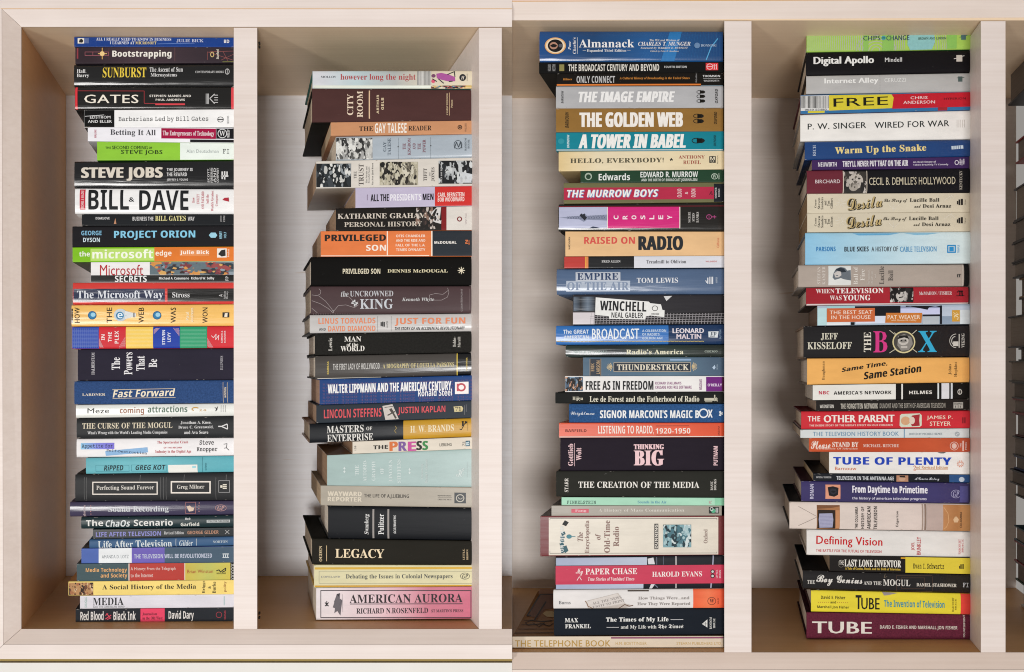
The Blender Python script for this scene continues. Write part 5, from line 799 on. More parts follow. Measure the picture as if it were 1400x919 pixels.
T('Edgerton', 776, 796, 796, 896, '3a3430', 's+', 90, name='author_name'); Rc(944, 752, 952, 918, 'a08c80'); Rc(960, 752, 972, 918, '8a7468'); Rc(976, 754, 1080, 922, 'b8a49c'); Rc(1080, 756, 1262, 926, 'b98458>a87448>c0905f'); Pl([(1084, 770), (1110, 810), (1116, 860), (1100, 900), (1084, 912)], 4, 'd8a878'); Pg([(1144, 850), (1152, 836), (1162, 828), (1172, 838), (1180, 850), (1172, 868), (1150, 868)], 'dcb890'); T('COLUMBIA', 1186, 800, 1200, 902, '4a3424', 'b', 90)
V_(1060, 690, Z4)
K('white hardcover with red sans title above a small red subtitle', 200, 1264, 326, 342, 'dedad6', 'h', 's', p=4, board='c8beb2', deep=0.15)
T('Defining Vision', 262, 202, 690, 280, 'c81c20', 's+', name='title', ang=-1); T('THE BATTLE FOR THE FUTURE OF TELEVISION', 260, 288, 684, 310, 'c03a3c', 's+', name='subtitle', ang=-.5); T('JOEL', 876, 240, 902, 296, 'b82c30', 's+', 90, name='author_name'); T('BRINKLEY', 912, 208, 938, 324, 'b82c30', 's+', 90, name='author_name'); T('HARCOURT', 1182, 224, 1196, 322, 'c85c60', 'R', 90); T('BRACE', 1202, 224, 1214, 310, 'c85c60', 'R', 90)
K('black and yellow paperback set far right with white slab title', 350, 1256, 430, 448, '1c1816', 'p', 'g', pages='b89c7c', deep=0.13)
Bd(838, 1256, 'd8c440'); T('THE', 412, 360, 440, 388, 'ddd8d0', 'b', name='title'); T('LAST LONE INVENTOR', 446, 356, 810, 402, 'eae6dc', 'R+', name='title'); T('A Tale of Genius, Deceit, and the Birth of Television', 450, 406, 806, 424, 'd0b040', 'R+', name='subtitle'); T('Evan I. Schwartz', 886, 378, 1086, 414, '3a3414', 'M+', name='author_name'); Mq([seg(1186, 394, 1186, 412, 6), seg(1195, 384, 1195, 414, 8), seg(1208, 382, 1208, 414, 8)], '201c14', 'emblem'); Rc(808, 340, 838, 348, 'e0a830'); Rg(424, 380, 20, 24, 2, '8a8478')
K('glossy black hardcover with ornate white script between serif capitals', 180, 1262, 552, 572, '131012', 'h', 'g', p=3, deep=0.18, board='17181a')
T('THE', 208, 488, 258, 512, 'd8d4cc', 'R', name='title'); T('Boy Genius', 266, 456, 562, 530, 'e0dcd4', 'C+', name='title', ang=-1); T('AND THE', 570, 494, 684, 518, 'd8d4cc', 'R', name='title'); T('MOGUL', 694, 482, 868, 524, 'e6e2da', 'R', name='title'); T('DANIEL STASHOWER', 908, 506, 1164, 528, 'd8d0c4', 'R+', name='author_name'); T('FI', 1204, 502, 1240, 530, 'c8c8cc', 'M+'); Fr(780, 456, 1010, 560, 2, '5a4438'); Fr(810, 470, 960, 540, 2, '5a4438'); Pl([(710, 446), (700, 470), (720, 464)], 2, '8a7a68')
K('bright yellow hardcover with black word, blue subtitle, red right end', 232, 1262, 694, 710, 'e0cf3c', 'h', 's', p=4, board='4c2028', deep=0.16)
Bd(1192, 1262, 'd8453c'); T('David E. Fisher', 296, 588, 452, 610, '3a3610', 'b', name='author_name'); T('and', 356, 622, 392, 638, '3a3610', 'b', name='author_name'); T('Marshall Jon Fisher', 272, 652, 476, 674, '3a3610', 'b', name='author_name'); Mq([seg(278 + i * 13, 631, 282 + i * 13, 631, 4) for i in range(6)] + [seg(400 + i * 13, 632, 404 + i * 13, 632, 4) for i in range(6)], 'b06a3c', 'dotted_line')
T('T', 518, 584, 556, 674, '171510', 'k', name='title'); T('UBE', 554, 602, 672, 676, '171510', 's+', name='title'); T('The Invention of Television', 700, 616, 1088, 662, '3c92a4', 'k', name='subtitle'); T('HARCOURT', 1136, 598, 1148, 690, '8a7c24', 'R', 90); T('BRACE', 1154, 606, 1164, 680, '8a7c24', 'R', 90); Pg([(690, 564), (790, 570), (724, 584), (700, 586)], '9a8f90', name='torn_label')
K('thick maroon cloth hardcover with wide silvery capitals', 200, 1260, 866, 874, '5f2335', 'h', 'c', p=3.6, board='2e0f17', deep=0.185, dy=.0)
T('TUBE', 236, 754, 622, 830, 'e6dfd6', 's++', name='title'); T('DAVID E. FISHER AND MARSHALL JON FISHER', 674, 780, 1174, 808, 'd8cdc4', 'k', name='author_name'); T('COUNTERPOINT', 1212, 712, 1224, 856, 'd8cdc4', 'b', 90)
# ---- the stack cut off by the right edge of the picture: only its left ends show
V_(0, 0, 1.0)
stack('5', 'cut-off fifth', 0.052, 'R', 0)
cut = [(97, 150, 1375, '2b2c33', 'dark grey thick'), (180, 1402, '30507c', 'blue'), (198, 1399, 'a8582c', 'orange-brown'), (228, 1386, '8c2024', 'red-boarded'), (262, 1410, '4c4c52', 'short grey'),
       (306, 1383, '4a484c', 'grey'), (335, 1382, '141416', 'black-boarded'), (362, 1380, '1b1b1e', 'very dark-boarded'), (382, 1381, '101012', 'pitch-black slim'), (408, 1390, '8a6c48', 'tan-boarded'), (433, 1390, '2c2c30', 'dark'),
       (475, 1375, '2c3038', 'thick slate'), (492, 1390, '1c1c20', 'slim dark'), (520, 1376, '3c3c34', 'pale-paged'), (542, 1381, '26282c', 'dark-boarded'), (562, 1382, '7c2028', 'red'), (592, 1384, '5c1c22', 'maroon-boarded'),
       (618, 1381, '1c1d22', 'black'), (636, 1383, '20386c', 'blue-boarded'), (655, 1378, '24242a', 'dark slim'), (672, 1384, '16181c', 'black slim'), (712, 1396, '3a3a40', 'short thick'), (732, 1384, '2c4854', 'teal-boarded'), (760, 1384, '7c2430', 'wine-red'), (785, 1385, '2c4a3c', 'green-boarded'), (820, 1392, 'c8c4be', 'white')]
fq = lambda y: 490 + (y - 490) / .86
topline(1430, fq(97), 1650, fq(97))
for r_ in cut:
    if len(r_) == 5: r_ = r_[1:]
    yb_, tip, c_, w_ = r_
    x_ = 1008 + (tip - 4 - 1008) / .86
    K(w_ + ' book showing its left end beyond rightmost post', x_, x_ + 232, fq(yb_), fq(yb_), c_, 'h', 's', deep=.17, pages=random.Random(tip + yb_).choice(('8c857e', '7c756e', '9c9388')))
# ------------------------------------------------------------------ bookcases
KL = (335 - 700) / F          # how far the left bookcase's depth runs sideways
KR = (1008 - 700) / F
DL = L * (1 / 0.798 - 1)
DR = L * (1 / 0.775 - 1)
def prism(name, poly, z0, z1, material, parent, bev=0.0):
    """vertical prism over a plan polygon"""
    n = len(poly)
    V = [(x, y, z0) for x, y in poly] + [(x, y, z1) for x, y in poly]
    Fc = [tuple(range(n))[::-1], tuple(range(n, 2 * n))] + [(i, (i + 1) % n, n + (i + 1) % n, n + i) for i in range(n)]
    cx = sum(p[0] for p in poly) / n; cy = sum(p[1] for p in poly) / n
    org = (cx, cy, z0)
    o = mesh_obj(name, V, Fc, material, None, org)
    put(o, parent, org)
    bm = bmesh.new(); bm.from_mesh(o.data); bmesh.ops.recalc_face_normals(bm, faces=bm.faces)
    if bev: bmesh.ops.bevel(bm, geom=bm.edges[:], offset=bev, segments=2, affect='EDGES', profile=0.5)
    bm.to_mesh(o.data); bm.free()
    return o
def hexa(name, P8, material, parent):
    """solid from 8 corners: 4 front (tl,tr,br,bl) then 4 back"""
    Fc = [(0, 1, 2, 3), (7, 6, 5, 4), (0, 4, 5, 1), (1, 5, 6, 2), (2, 6, 7, 3), (3, 7, 4, 0)]
    org = tuple(sum(p[i] for p in P8) / 8 for i in range(3))
    o = mesh_obj(name, P8, Fc, material, None, org); put(o, parent, org)
    bm = bmesh.new(); bm.from_mesh(o.data); bmesh.ops.recalc_face_normals(bm, faces=bm.faces); bm.to_mesh(o.data); bm.free()
    return o
TONE = 'e2d7d2'; TIN = 'dcc4aa'; TBK = 'f4f3f5'
WX, WY, WB = wood('x', TONE), wood('y', TIN), wood('x', TBK)
WC = wood('x', 'd6c8c0')  # darker copy of the frame wood: shade of inward-facing chamfers painted in
zt, zb = wz(37), wz(860)
xl = wx(29)
bc = empty('bookcase', (wx(345), 0.0, wz(919)), 'pale wood bookcase filling the left half, holding the first and second stacks', 'bookcase')
e = 0.0015
xe = 0.0                                    # both cases meet in the plane x = 0
prism('floor_board', [(xl - .03, 0), (xe, 0), (xe, DL), (xl - .03 + KL * DL, DL)], wz(896), zb, wood('x', 'cc9f6e'), bc)  # same wood as the frame; compartment shade is put into this brown
prism('top_board', [(xl - .03, 0), (xe, 0), (xe, DL), (xl - .03 + KL * DL, DL)], zt, wz(-40), wood('x', 'ecd4b6'), bc)  # ceiling tone warmed so its colour carries the interior shade
prism('side_panel', [(xl - .025, e), (xl, e), (xl + KL * DL, DL - e), (xl - .025 + KL * DL, DL - e)], zb, zt, wood('y', 'e0ae7c'), bc)  # shaded look of the inner wall is painted into this orange tone
for a, b in ((320, 352), (655, 686)):
    A, B_ = wx(a), wx(b)
    prism('divider', [(A, -.0012), (B_, -.0012), (B_ + KL * DL, DL - e), (A + KL * DL, DL - e)], zb + .0004, zt - .0016, WX, bc, 0)
prism('back_panel', [(xl - .03 + KL * DL, DL), (xe, DL), (xe, DL + .008), (xl - .03 + KL * DL, DL + .008)], zb - .02, zt + .02, WB, bc)
# face frame: an inner chamfer that steps forward to the outer face
yf = -0.012
def PX(p, q, y): return (wx(p), y, wz(q))
def strip(name, a, b, c, d, ya, yb, yc, yd, m, parent, depth=0.012):
    """board whose visible face has corners a,b,c,d (pixels) at depths ya.. ; body goes straight back"""
    fr = [PX(a[0], a[1], ya), PX(b[0], b[1], yb), PX(c[0], c[1], yc), PX(d[0], d[1], yd)]
    bk = [(p[0], depth - .0003, p[2]) for p in fr]
    return hexa(name, fr + bk, m, parent)
z0 = 0.0
def wpx(p): return p
strip('top_chamfer', (10, 17.5), (700, 17.5), (700, 37), (29.5, 37), yf, yf, -.0004, -.0004, WX, bc, .001)
strip('top_rail', (-39.6, -50), (700, -50), (700, 17.2), (9.8, 17.2), yf, yf, yf, yf, WX, bc, -.0005)
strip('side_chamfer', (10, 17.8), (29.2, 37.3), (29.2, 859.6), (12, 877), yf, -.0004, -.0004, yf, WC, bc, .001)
strip('outer_panel', (-420, -50), (-40.3, -50), (-40.3, 925), (-420, 925), yf, yf, yf, yf, WX, bc, -.0005)
strip('side_rail', (-40, -50), (9.6, 17), (11.6, 877.4), (-40, 925), yf, yf, yf, yf, WX, bc, -.0005)
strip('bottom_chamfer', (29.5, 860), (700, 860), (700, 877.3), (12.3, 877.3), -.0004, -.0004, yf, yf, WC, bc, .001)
strip('bottom_rail', (12, 877.6), (700, 877.6), (700, 897), (-8.6, 897), yf, yf, yf, yf, WX, bc, -.0005)
strip('gap_shade_strip', (-20, 897.3), (700, 897.3), (700, 902), (-20, 902), -.009, -.009, -.006, -.006, plain('gap_shade_brown', 'a08a50'), bc, 0.0)  # solid strip coloured as the shaded gap under the rail
strip('top_seam_line', (8, 16.7), (700, 16.7), (700, 17.7), (9.5, 17.7), -.0123, -.0123, -.0123, -.0123, plain('glue_line', 'd8b48c'), bc, -.0118)
# plinth under the left case
pl = empty('cabinet_front', (wx(340), 0, wz(960)), 'smooth off-white cabinet front below the left bookcase', 'cabinet')
strip('door_panel', (-40, 903.5), (700, 903.5), (700, 990), (-40, 990), -.008, -.008, -.008, -.008, plain('off_white_paint', 'dddbd6'), pl, 0.01)

br = empty('bookcase', (wx(1050), 0.0, wz(919)), 'pale wood bookcase filling the right half, holding the third and fourth stacks', 'bookcase')
ztr, zbr = wz(28), wz(892)
XR = wx(1500)
prism('floor_board', [(xe + .0002, 0), (XR, 0), (XR + KR * DR, DR), (xe + .0002, DR)], wz(935), zbr, wood('x', 'cc9f6e'), br)  # floor shade is in the colour here as well
prism('top_board', [(xe + .0002, 0), (XR, 0), (XR + KR * DR, DR), (xe + .0002, DR)], ztr, wz(-40), wood('x', 'ecd4b6'), br)  # warm tone stands for frame wood seen in shade
for a, b in ((990, 1027), (1340.5, 1374)):
    A, B_ = wx(a), wx(b)
    prism('divider', [(A, -.0012), (B_, -.0012), (B_ + KR * DR, DR - e), (A + KR * DR, DR - e)], zbr + .0004, ztr - .0016, WX, br, 0)
prism('back_panel', [(xe + .0002, DR), (XR + KR * DR, DR), (XR + KR * DR, DR + .008), (xe + .0002, DR + .008)], zbr - .02, ztr + .02, wood('x', 'e6dcd4'), br)
WW = wood('x', 'e2d5cd')
strip('top_chamfer', (700.3, 7.3), (1430, 4.5), (1430, 24), (700.3, 28), yf, yf, -.0004, -.0004, WW, br, .001)
strip('top_rail', (700.3, -40), (1430, -40), (1430, 4.2), (700.3, 7), yf, yf, yf, yf, WW, br, -.0005)
strip('top_seam_line', (700.3, 6.6), (1430, 3.8), (1430, 4.9), (700.3, 7.6), -.0123, -.0123, -.0123, -.0123, plain('glue_line', 'dca868'), br, -.0118)
strip('bottom_chamfer', (700.3, 892), (1430, 892), (1430, 911), (700.3, 911), -.0004, -.0004, yf, yf, wood('x', 'd8c7bc'), br, .001)  # darker wood tone, with the chamfer's shade painted in
strip('bottom_rail', (700.3, 911.4), (1430, 911.4), (1430, 990), (700.3, 990), yf, yf, yf, yf, WW, br, -.0005)
# small pencil-like scratches on the middle post and shelf pins on the side of a divider
def pin(x, y, z, m, parent, r=.002, h=.006, axis='x', name='shelf_pin'):
    V = []; Fc = []
    for j in range(2):
        for i in range(10):
            a = i * math.pi / 5; c, s = r * math.cos(a), r * math.sin(a)
            V.append((x + j * h, y + c, z + s) if axis == 'x' else (x + c, y + s, z + j * h))
    Fc = [tuple(range(10))[::-1], tuple(range(10, 20))] + [(i, (i + 1) % 10, 10 + (i + 1) % 10, 10 + i) for i in range(10)]
    o = mesh_obj(name, V, Fc, m, None, (x, y, z)); put(o, parent, (x, y, z)); return o
dk = plain('dark_metal', '15130f', .4, .6)
for q in (57, 62, 840, 846): pin(wx(352), .006 + (q % 2) * 0, wz(q), dk, bc, .0022, .0018)
sp_ = pin(wx(738, .16) , .165, zbr, plain('steel', '8a8680', .3, 1), None, .0016, .010, 'z', 'shelf_peg')
sp_['label'] = 'tiny metal peg standing on the shelf left of the third stack'; sp_['category'] = 'peg'

# ------------------------------------------------------------------ books
ORD = ['top', 'second', 'third', 'fourth', 'fifth', 'sixth', 'seventh', 'eighth', 'ninth', 'tenth', 'eleventh', 'twelfth', 'thirteenth', 'fourteenth', 'fifteenth', 'sixteenth', 'seventeenth', 'eighteenth', 'nineteenth', 'twentieth', 'twenty-first', 'twenty-second', 'twenty-third', 'twenty-fourth', 'twenty-fifth', 'twenty-sixth', 'twenty-seventh', 'twenty-eighth', 'twenty-ninth', 'thirtieth', 'thirty-first', 'thirty-second', 'thirty-third']
need = set()
for b in BOOKS:
    for t in b['items']:
        if t[0] == 't':
            f = FONTS[t[7][0]]
            need |= {f(c) for c in t[1] if c != ' '}
bake_glyphs(need)

def line_at(l, x): return l[1] + (l[3] - l[1]) * (x - l[0]) / (l[2] - l[0])
NP = 8
def profile(p):
    """(v, f) nodes over the spine height, f = 0 in the middle .. 1 at the edges"""
    o = []
    for i in range(-NP, NP + 1):
        t = i / NP * math.pi / 2
        s = abs(math.sin(t)) ** (2 / p); c = abs(math.cos(t)) ** (2 / p) if abs(i) < NP else 0
        o.append((0.5 + 0.5 * math.copysign(s, i) if i else 0.5, 1 - c))
    return o
def fat(P, n):
    return P
def build_book(b):
    st = STK[b['st']]; k = KL if st['k'] == 'L' else KR
    if b['pre'] == 'telephone': k = 0.19
    rs = random.Random(b['st'] + str(b['i']))
    d = st['d'] + b['dy']
    if b['kind'] == 'p' and b['fin'] == 'g': b['fin'] = 'q'
    yaw = rs.uniform(-.014, .014)
    xc_ = wx((b['x0'] + b['x1']) / 2, d)
    hard = b['kind'] == 'h'
    x0, x1 = b['x0'], b['x1']
    g = 0.22
    yt0, yt1 = line_at(b['top'], x0) + g, line_at(b['top'], x1) + g
    yb0, yb1 = line_at(b['bot'], x0), line_at(b['bot'], x1)
    X0, X1 = wx(x0, d), wx(x1, d)
    def zz(q): return wz(q, d)
    th = (yb0 + yb1 - yt0 - yt1) / 2 / S
    pexp = b['p'] or (4 if hard else 9)
    Bg = b['B'] or (0.0042 if hard else 0.0016)
    Bg = min(Bg, th * .45)
    prof = profile(pexp)
    def fv(v):
        v = min(max(v, 0), 1)
        for (a, fa), (c, fc) in zip(prof, prof[1:]):
            if v <= c + 1e-9: return fa + (fc - fa) * (v - a) / max(c - a, 1e-9)
        return 1.0
    dep = b['deep'] or ((0.160 + rs.uniform(-.006, .008)) if hard else (0.148 + rs.uniform(-.012, .008)))
    Y1 = d + dep
    def zat(x, v):           # x world at spine plane
        u = (x - X0) / (X1 - X0)
        lo = zz(yb0) + (zz(yb1) - zz(yb0)) * u; hi = zz(yt0) + (zz(yt1) - zz(yt0)) * u
        return lo + (hi - lo) * v
    def P(x, y, v): return (x + k * (y - d), y + yaw * (x - xc_), zat(x, v))
    org = ((X0 + X1) / 2 + k * dep / 2, d + dep / 2, zat((X0 + X1) / 2, 0))
    nm = 'hardcover_book' if hard else 'paperback_book'
    n, tot = b['i'], st['n']
    wh = 'at the top of' if n == 1 else 'at the bottom of' if n == tot else ORD[n - 1] + ' from top in' if n < 28 else 'near the bottom of'
    nwords = len(b['desc'].split())
    where = ORD[n - 1] + ' down' if 1 < n < tot else 'top one' if n == 1 else 'bottom one'
    lab = '%s, %s, %s stack' % (b['desc'], where, st['name'])
    root = empty(nm, org, lab, 'book', 'books in the %s stack' % st['name'])
    # cover: spine curve and two boards, a U in section
    t = 0.0024 if hard else 0.0009
    tv = t / th
    jn = 0.0
    out = [(v, d + Bg * f) for v, f in prof]
    ov = []
    ypage = d + Bg * 0.35 + t + .0006
    sec_out = [(0.0, Y1)] + [(0.0, d + Bg + .006)] + out + [(1.0, d + Bg + .006)] + [(1.0, Y1)]
    if hard:               # a shallow groove where the boards hinge
        gr = min(.0016 / th, .2)
        sec_out = [(0.0, Y1), (0.0, d + Bg + .012), (gr * .8, d + Bg + .0085), (gr * .5, d + Bg + .004)] + out[1:-1] + [(1 - gr * .5, d + Bg + .004), (1 - gr * .8, d + Bg + .0085), (1.0, d + Bg + .012), (1.0, Y1)]
    yi = [max(y + t, 0) for v, y in sec_out]
    sec_in = []
    for v, y in sec_out:
        vi = min(max(v, tv), 1 - tv)
        sec_in.append((vi, min(y + (t if (v > tv * .4 and v < 1 - tv * .4) or y < d + Bg + .002 else 0), Y1)))
    m = len(sec_out)
    xs = [X0, X0 + (X1 - X0) * .33, X0 + (X1 - X0) * .67, X1]
    V = []; Fc = []; sm = []
    wob = [0 for _ in xs]
    for x, wo in zip(xs, wob):
        for v, y in sec_out: V.append(P(x, y + (wo if hard and 0.02 < v < .98 else 0), v))
    for j in range(len(xs) - 1):
        for i in range(m - 1):
            a = j * m + i; Fc.append((a, a + m, a + m + 1, a + 1)); sm.append(True)
    base = len(V)
    for x in (X0, X1):
        for v, y in sec_out: V.append(P(x, y, v))
        for v, y in sec_in: V.append(P(x, y, v))
    for e_ in range(2):
        o_ = base + e_ * 2 * m
        for i in range(m - 1):
            q = (o_ + i, o_ + i + 1, o_ + m + i + 1, o_ + m + i)
            Fc.append(q if e_ == 0 else q[::-1]); sm.append(False)
    bi = len(V)
    for x in (X0, X1):
        for v, y in sec_in: V.append(P(x, y, v))
    for i in range(m - 1):
        Fc.append((bi + i, bi + i + 1, bi + m + i + 1, bi + m + i)); sm.append(False)
    # fore-edge ends of the boards
    for i in (0, m - 1):
        Fc.append((i, bi + i, bi + m + i, (len(xs) - 1) * m + i)); sm.append(False)
    nstrip = (len(xs) - 1) * (m - 1)
    mid = mat(b['col'], b['fin']); brd = mat(b['board'] or b['col'].split('>')[0], 's' if b['fin'] == 'g' else b['fin'])
    fm = []
    for j in range(len(xs) - 1):
        for i in range(m - 1):
            onsp = max(sec_out[i][1], sec_out[i + 1][1]) <= d + Bg + .0001
            fm.append(0 if onsp else 1)
    fm += [1] * (len(Fc) - len(fm))
    co = mesh_obj('cover', V, Fc, None, None, org, smooth=sm, mats=[mid, brd], fm=fm); put(co, root, org)
    # page block
    ins = 0.0028 if hard else 0.0001
    fy = 0.006 if hard else 0.0001
    Xa, Xb = X0 + ins, X1 - ins
    nb = 7; V = []; Fc = []
    cols_ = []
    for i in range(nb + 1):
        q = i / nb; v = tv + .001 + (1 - 2 * tv - .002) * q
        f = (2 * q - 1) ** 2
        yfr = ypage + (Bg * .9 * f if hard else 0) + .0008
        ybk = Y1 - fy - (0.011 * (1 - f) if hard and b['st'] != '5' else 0)
        cols_.append((v, yfr, ybk))
    for x in (Xa, Xb):
        for v, a, c in cols_:
            V.append(P(x, a, v)); V.append(P(x, c, v))
    r = 2 * (nb + 1)
    for i in range(nb):
        a = 2 * i
        Fc.append((a, a + 2, a + 3, a + 1)); Fc.append((r + a, r + a + 1, r + a + 3, r + a + 2))
        Fc.append((a, r + a, r + a + 2, a + 2)); Fc.append((a + 1, a + 3, r + a + 3, r + a + 1))
    Fc.append((0, 1, r + 1, r)); Fc.append((2 * nb, r + 2 * nb, r + 2 * nb + 1, 2 * nb + 1))
    tone = b['pages'] or rs.choice(('e8dccb', 'dccdb6', 'e2d5c2', 'd8c8b0'))
    po = mesh_obj('page_block', V, Fc, page_mat(tone), None, org); put(po, root, org)
    # lettering and print
    lay = [0]
    span = X1 - X0
    def surf(x, z, eps):
        lo, hi = zat(x, 0), zat(x, 1)
        v = (z - lo) / (hi - lo)
        v = min(max(v, .012), .988)
        xx = min(max(x, X0 + .0002), X1 - .0002)
        return (xx, d + Bg * fv(v) - eps + yaw * (xx - xc_), lo + (hi - lo) * v)
    slope = ((yt1 + yb1) - (yt0 + yb0)) / 2 / (x1 - x0)
    def emit(name, polys, mats_, fmx=None, eps=0.0):
        """polys: list of (points in photo px, material index)"""
        bm = bmesh.new()
        for pts, mi in polys:
            vs = [bm.verts.new((wx(a, d), 0, wz(c, d))) for a, c in pts]
            try: f_ = bm.faces.new(vs)
            except ValueError: continue
            f_.material_index = mi
        finish(name, bm, mats_, eps)
    def finish(name, bm, mats_, eps):
        zs = [v.co.z for v in bm.verts]
        if not zs:
            bm.free(); return
        zl, zh = min(zs), max(zs)
        xm = sum(v.co.x for v in bm.verts) / len(bm.verts)
        lo, hi = zat(xm, 0), zat(xm, 1)
        fa, fb = fv((zl - lo) / (hi - lo)), fv((zh - lo) / (hi - lo))
        if max(fa, fb) * Bg > .00012:
            for v, f in prof[1:-1]:
                zc = lo + (hi - lo) * v
                if zl < zc < zh:
                    u = (zat(X1, v) - zat(X0, v)) / (X1 - X0)
                    bmesh.ops.bisect_plane(bm, geom=bm.verts[:] + bm.edges[:] + bm.faces[:], dist=1e-7, plane_co=(xm, 0, zc), plane_no=(-u, 0, 1))
        bmesh.ops.triangulate(bm, faces=[f for f in bm.faces if len(f.verts) > 4])
        c0 = (xm, d, (zl + zh) / 2)
        for v in bm.verts:
            p_ = surf(v.co.x, v.co.z, eps); v.co = (p_[0] - c0[0], p_[1] - c0[1], p_[2] - c0[2])
        bm.normal_update()
        for f in bm.faces:
            if f.normal.y > 0: f.normal_flip()
        me = bpy.data.meshes.new(name); bm.to_mesh(me); bm.free()
        for m_ in mats_: me.materials.append(m_)
        o = bpy.data.objects.new(name, me); COL.objects.link(o); put(o, co, c0)
        if name == 'scuff_mark': o['kind'] = 'stuff'
    E0 = 0.00016
    for li, tpl in enumerate(b['items']):
        eps = E0 + 0.00003 * li
        kd = tpl[0]
        if kd == 'b':
            _, a, c, col, name = tpl
            a = max(a, x0 - 1); c = min(c, x1 + 1)
            n_ = 3
            pts = [(a, line_at((x0, yt0, x1, yt1), a)), (c, line_at((x0, yt0, x1, yt1), c)), (c, line_at((x0, yb0, x1, yb1), c)), (a, line_at((x0, yb0, x1, yb1), a))]
            emit(name, [(pts, 0)], [mat(col, b['fin'])], eps=eps)
        elif kd == 'r':
            _, a, c, e2, f2, col, fin, name = tpl
            am, cm = (a - x0), (e2 - x0)
            sl = slope; xm = (a + e2) / 2
            pts = [(a, c + sl * (a - xm)), (e2, c + sl * (e2 - xm)), (e2, f2 + sl * (e2 - xm)), (a, f2 + sl * (a - xm))]
            emit(name, [(pts, 0)], [mat(col, b['fin'] if fin == 'm' else fin)], eps=eps)
        elif kd == 'p':
            emit(tpl[3], [(tpl[1], 0)], [mat(tpl[2], 'i')], eps=eps)
        elif kd == 'm':
            emit(tpl[3], [(q, 0) for q in tpl[1]], [mat(tpl[2], 'i')], eps=eps)
        elif kd == 'c':
            cols = sorted({c for _, c in tpl[1]})
            bm_mats = [mat(c, 'i') for c in cols]
            # each patch a hair above the last
            for q, (pts, c) in enumerate(tpl[1]):
                pass
            V = []; 
            bm = bmesh.new(); lvl = bm.verts.layers.float.new('lvl')
            for q, (pts, c) in enumerate(tpl[1]):
                vs = [bm.verts.new((wx(a, d), 0, wz(cc, d))) for a, cc in pts]
                for v_ in vs: v_[lvl] = q
                try: f_ = bm.faces.new(vs); f_.material_index = cols.index(c)
                except ValueError: pass
            zs = [v.co.z for v in bm.verts]; xm = sum(v.co.x for v in bm.verts) / len(bm.verts)
            lo, hi = zat(xm, 0), zat(xm, 1)
            for v, f in prof[1:-1]:
                zc = lo + (hi - lo) * v
                if min(zs) < zc < max(zs):
                    bmesh.ops.bisect_plane(bm, geom=bm.verts[:] + bm.edges[:] + bm.faces[:], dist=1e-7, plane_co=(xm, 0, zc), plane_no=(0, 0, 1))
            # islands keep their level; new cut vertices take the level of their face's first original vertex
            for f in bm.faces:
                mx_ = max(v[lvl] for v in f.verts)
                for v in f.verts: v[lvl] = mx_
            bmesh.ops.triangulate(bm, faces=[f for f in bm.faces if len(f.verts) > 4])
            c0 = (xm, d, (min(zs) + max(zs)) / 2)
            for v in bm.verts:
                p_ = surf(v.co.x, v.co.z, eps + v[lvl] * 4e-6); v.co = (p_[0] - c0[0], p_[1] - c0[1], p_[2] - c0[2])
            bm.normal_update()
            for f in bm.faces:
                if f.normal.y > 0: f.normal_flip()
            me = bpy.data.meshes.new(tpl[2]); bm.to_mesh(me); bm.free()
            for m_ in bm_mats: me.materials.append(m_)
            o = bpy.data.objects.new(tpl[2], me); COL.objects.link(o); put(o, co, c0)
        elif kd == 't':
            _, s, a, c, e2, f2, col, font, rot, name, ang = tpl
            Vt, Ft = layout(s, font)
            if not Vt: continue
            mnx = min(v[0] for v in Vt); mxx = max(v[0] for v in Vt); mny = min(v[1] for v in Vt); mxy = max(v[1] for v in Vt)
            W_, H_ = mxx - mnx, mxy - mny
            nh = font.count('+')
            w_px, h_px = (e2 - a, f2 - c) if not rot else (f2 - c, e2 - a)
            # heavier faces: the letters printed twice or three times, a hair apart
            sx_ = w_px / max(W_, 1e-6)
            fatpx = min(h_px, 30) * (.035 if nh == 1 else .05) if nh else 0
            offs = [0] if not nh else ([-fatpx / 2, fatpx / 2] if nh == 1 else [-fatpx, 0, fatpx])
            ca, sa = math.cos(math.radians(ang)), math.sin(math.radians(ang))
            # keep a tilted line inside its measured box
            if ang and not rot:
                tot_h = abs(w_px * sa); h_in = max(h_px - tot_h, h_px * .35); w_in = w_px
            else: h_in, w_in = h_px, w_px
            cx_, cy_ = (a + e2) / 2, (c + f2) / 2
            bm = bmesh.new()
            for oi, of in enumerate(offs):
                vs = []
                for vx, vy in Vt:
                    lx = ((vx - mnx) / max(W_, 1e-6) - .5) * (w_in - (2 * max(offs) if nh else 0)) + of
                    ly = -((vy - mny) / max(H_, 1e-6) - .5) * h_in
                    if rot: lx, ly = ly, -lx
                    else: lx, ly = lx * ca + ly * sa, -lx * sa + ly * ca
                    X_ = cx_ + lx; Y_ = cy_ + ly + slope * lx
                    vs.append(bm.verts.new((wx(X_, d), oi * 1e-3, wz(Y_, d))))
                for fc in Ft:
                    try: bm.faces.new([vs[i] for i in fc])
                    except ValueError: pass
            zs = [v.co.z for v in bm.verts]; zl, zh = min(zs), max(zs)
            xm = wx(cx_, d); lo, hi = zat(xm, 0), zat(xm, 1)
            if max(fv((zl - lo) / (hi - lo)), fv((zh - lo) / (hi - lo))) * Bg > .00012:
                for v, f in prof[1:-1]:
                    zc = lo + (hi - lo) * v
                    if zl < zc < zh:
                        u = (zat(X1, v) - zat(X0, v)) / (X1 - X0)
                        bmesh.ops.bisect_plane(bm, geom=bm.verts[:] + bm.edges[:] + bm.faces[:], dist=1e-7, plane_co=(xm, 0, zc), plane_no=(-u, 0, 1))
            bmesh.ops.triangulate(bm, faces=[f for f in bm.faces if len(f.verts) > 4])
            c0 = (xm, d, (zl + zh) / 2)
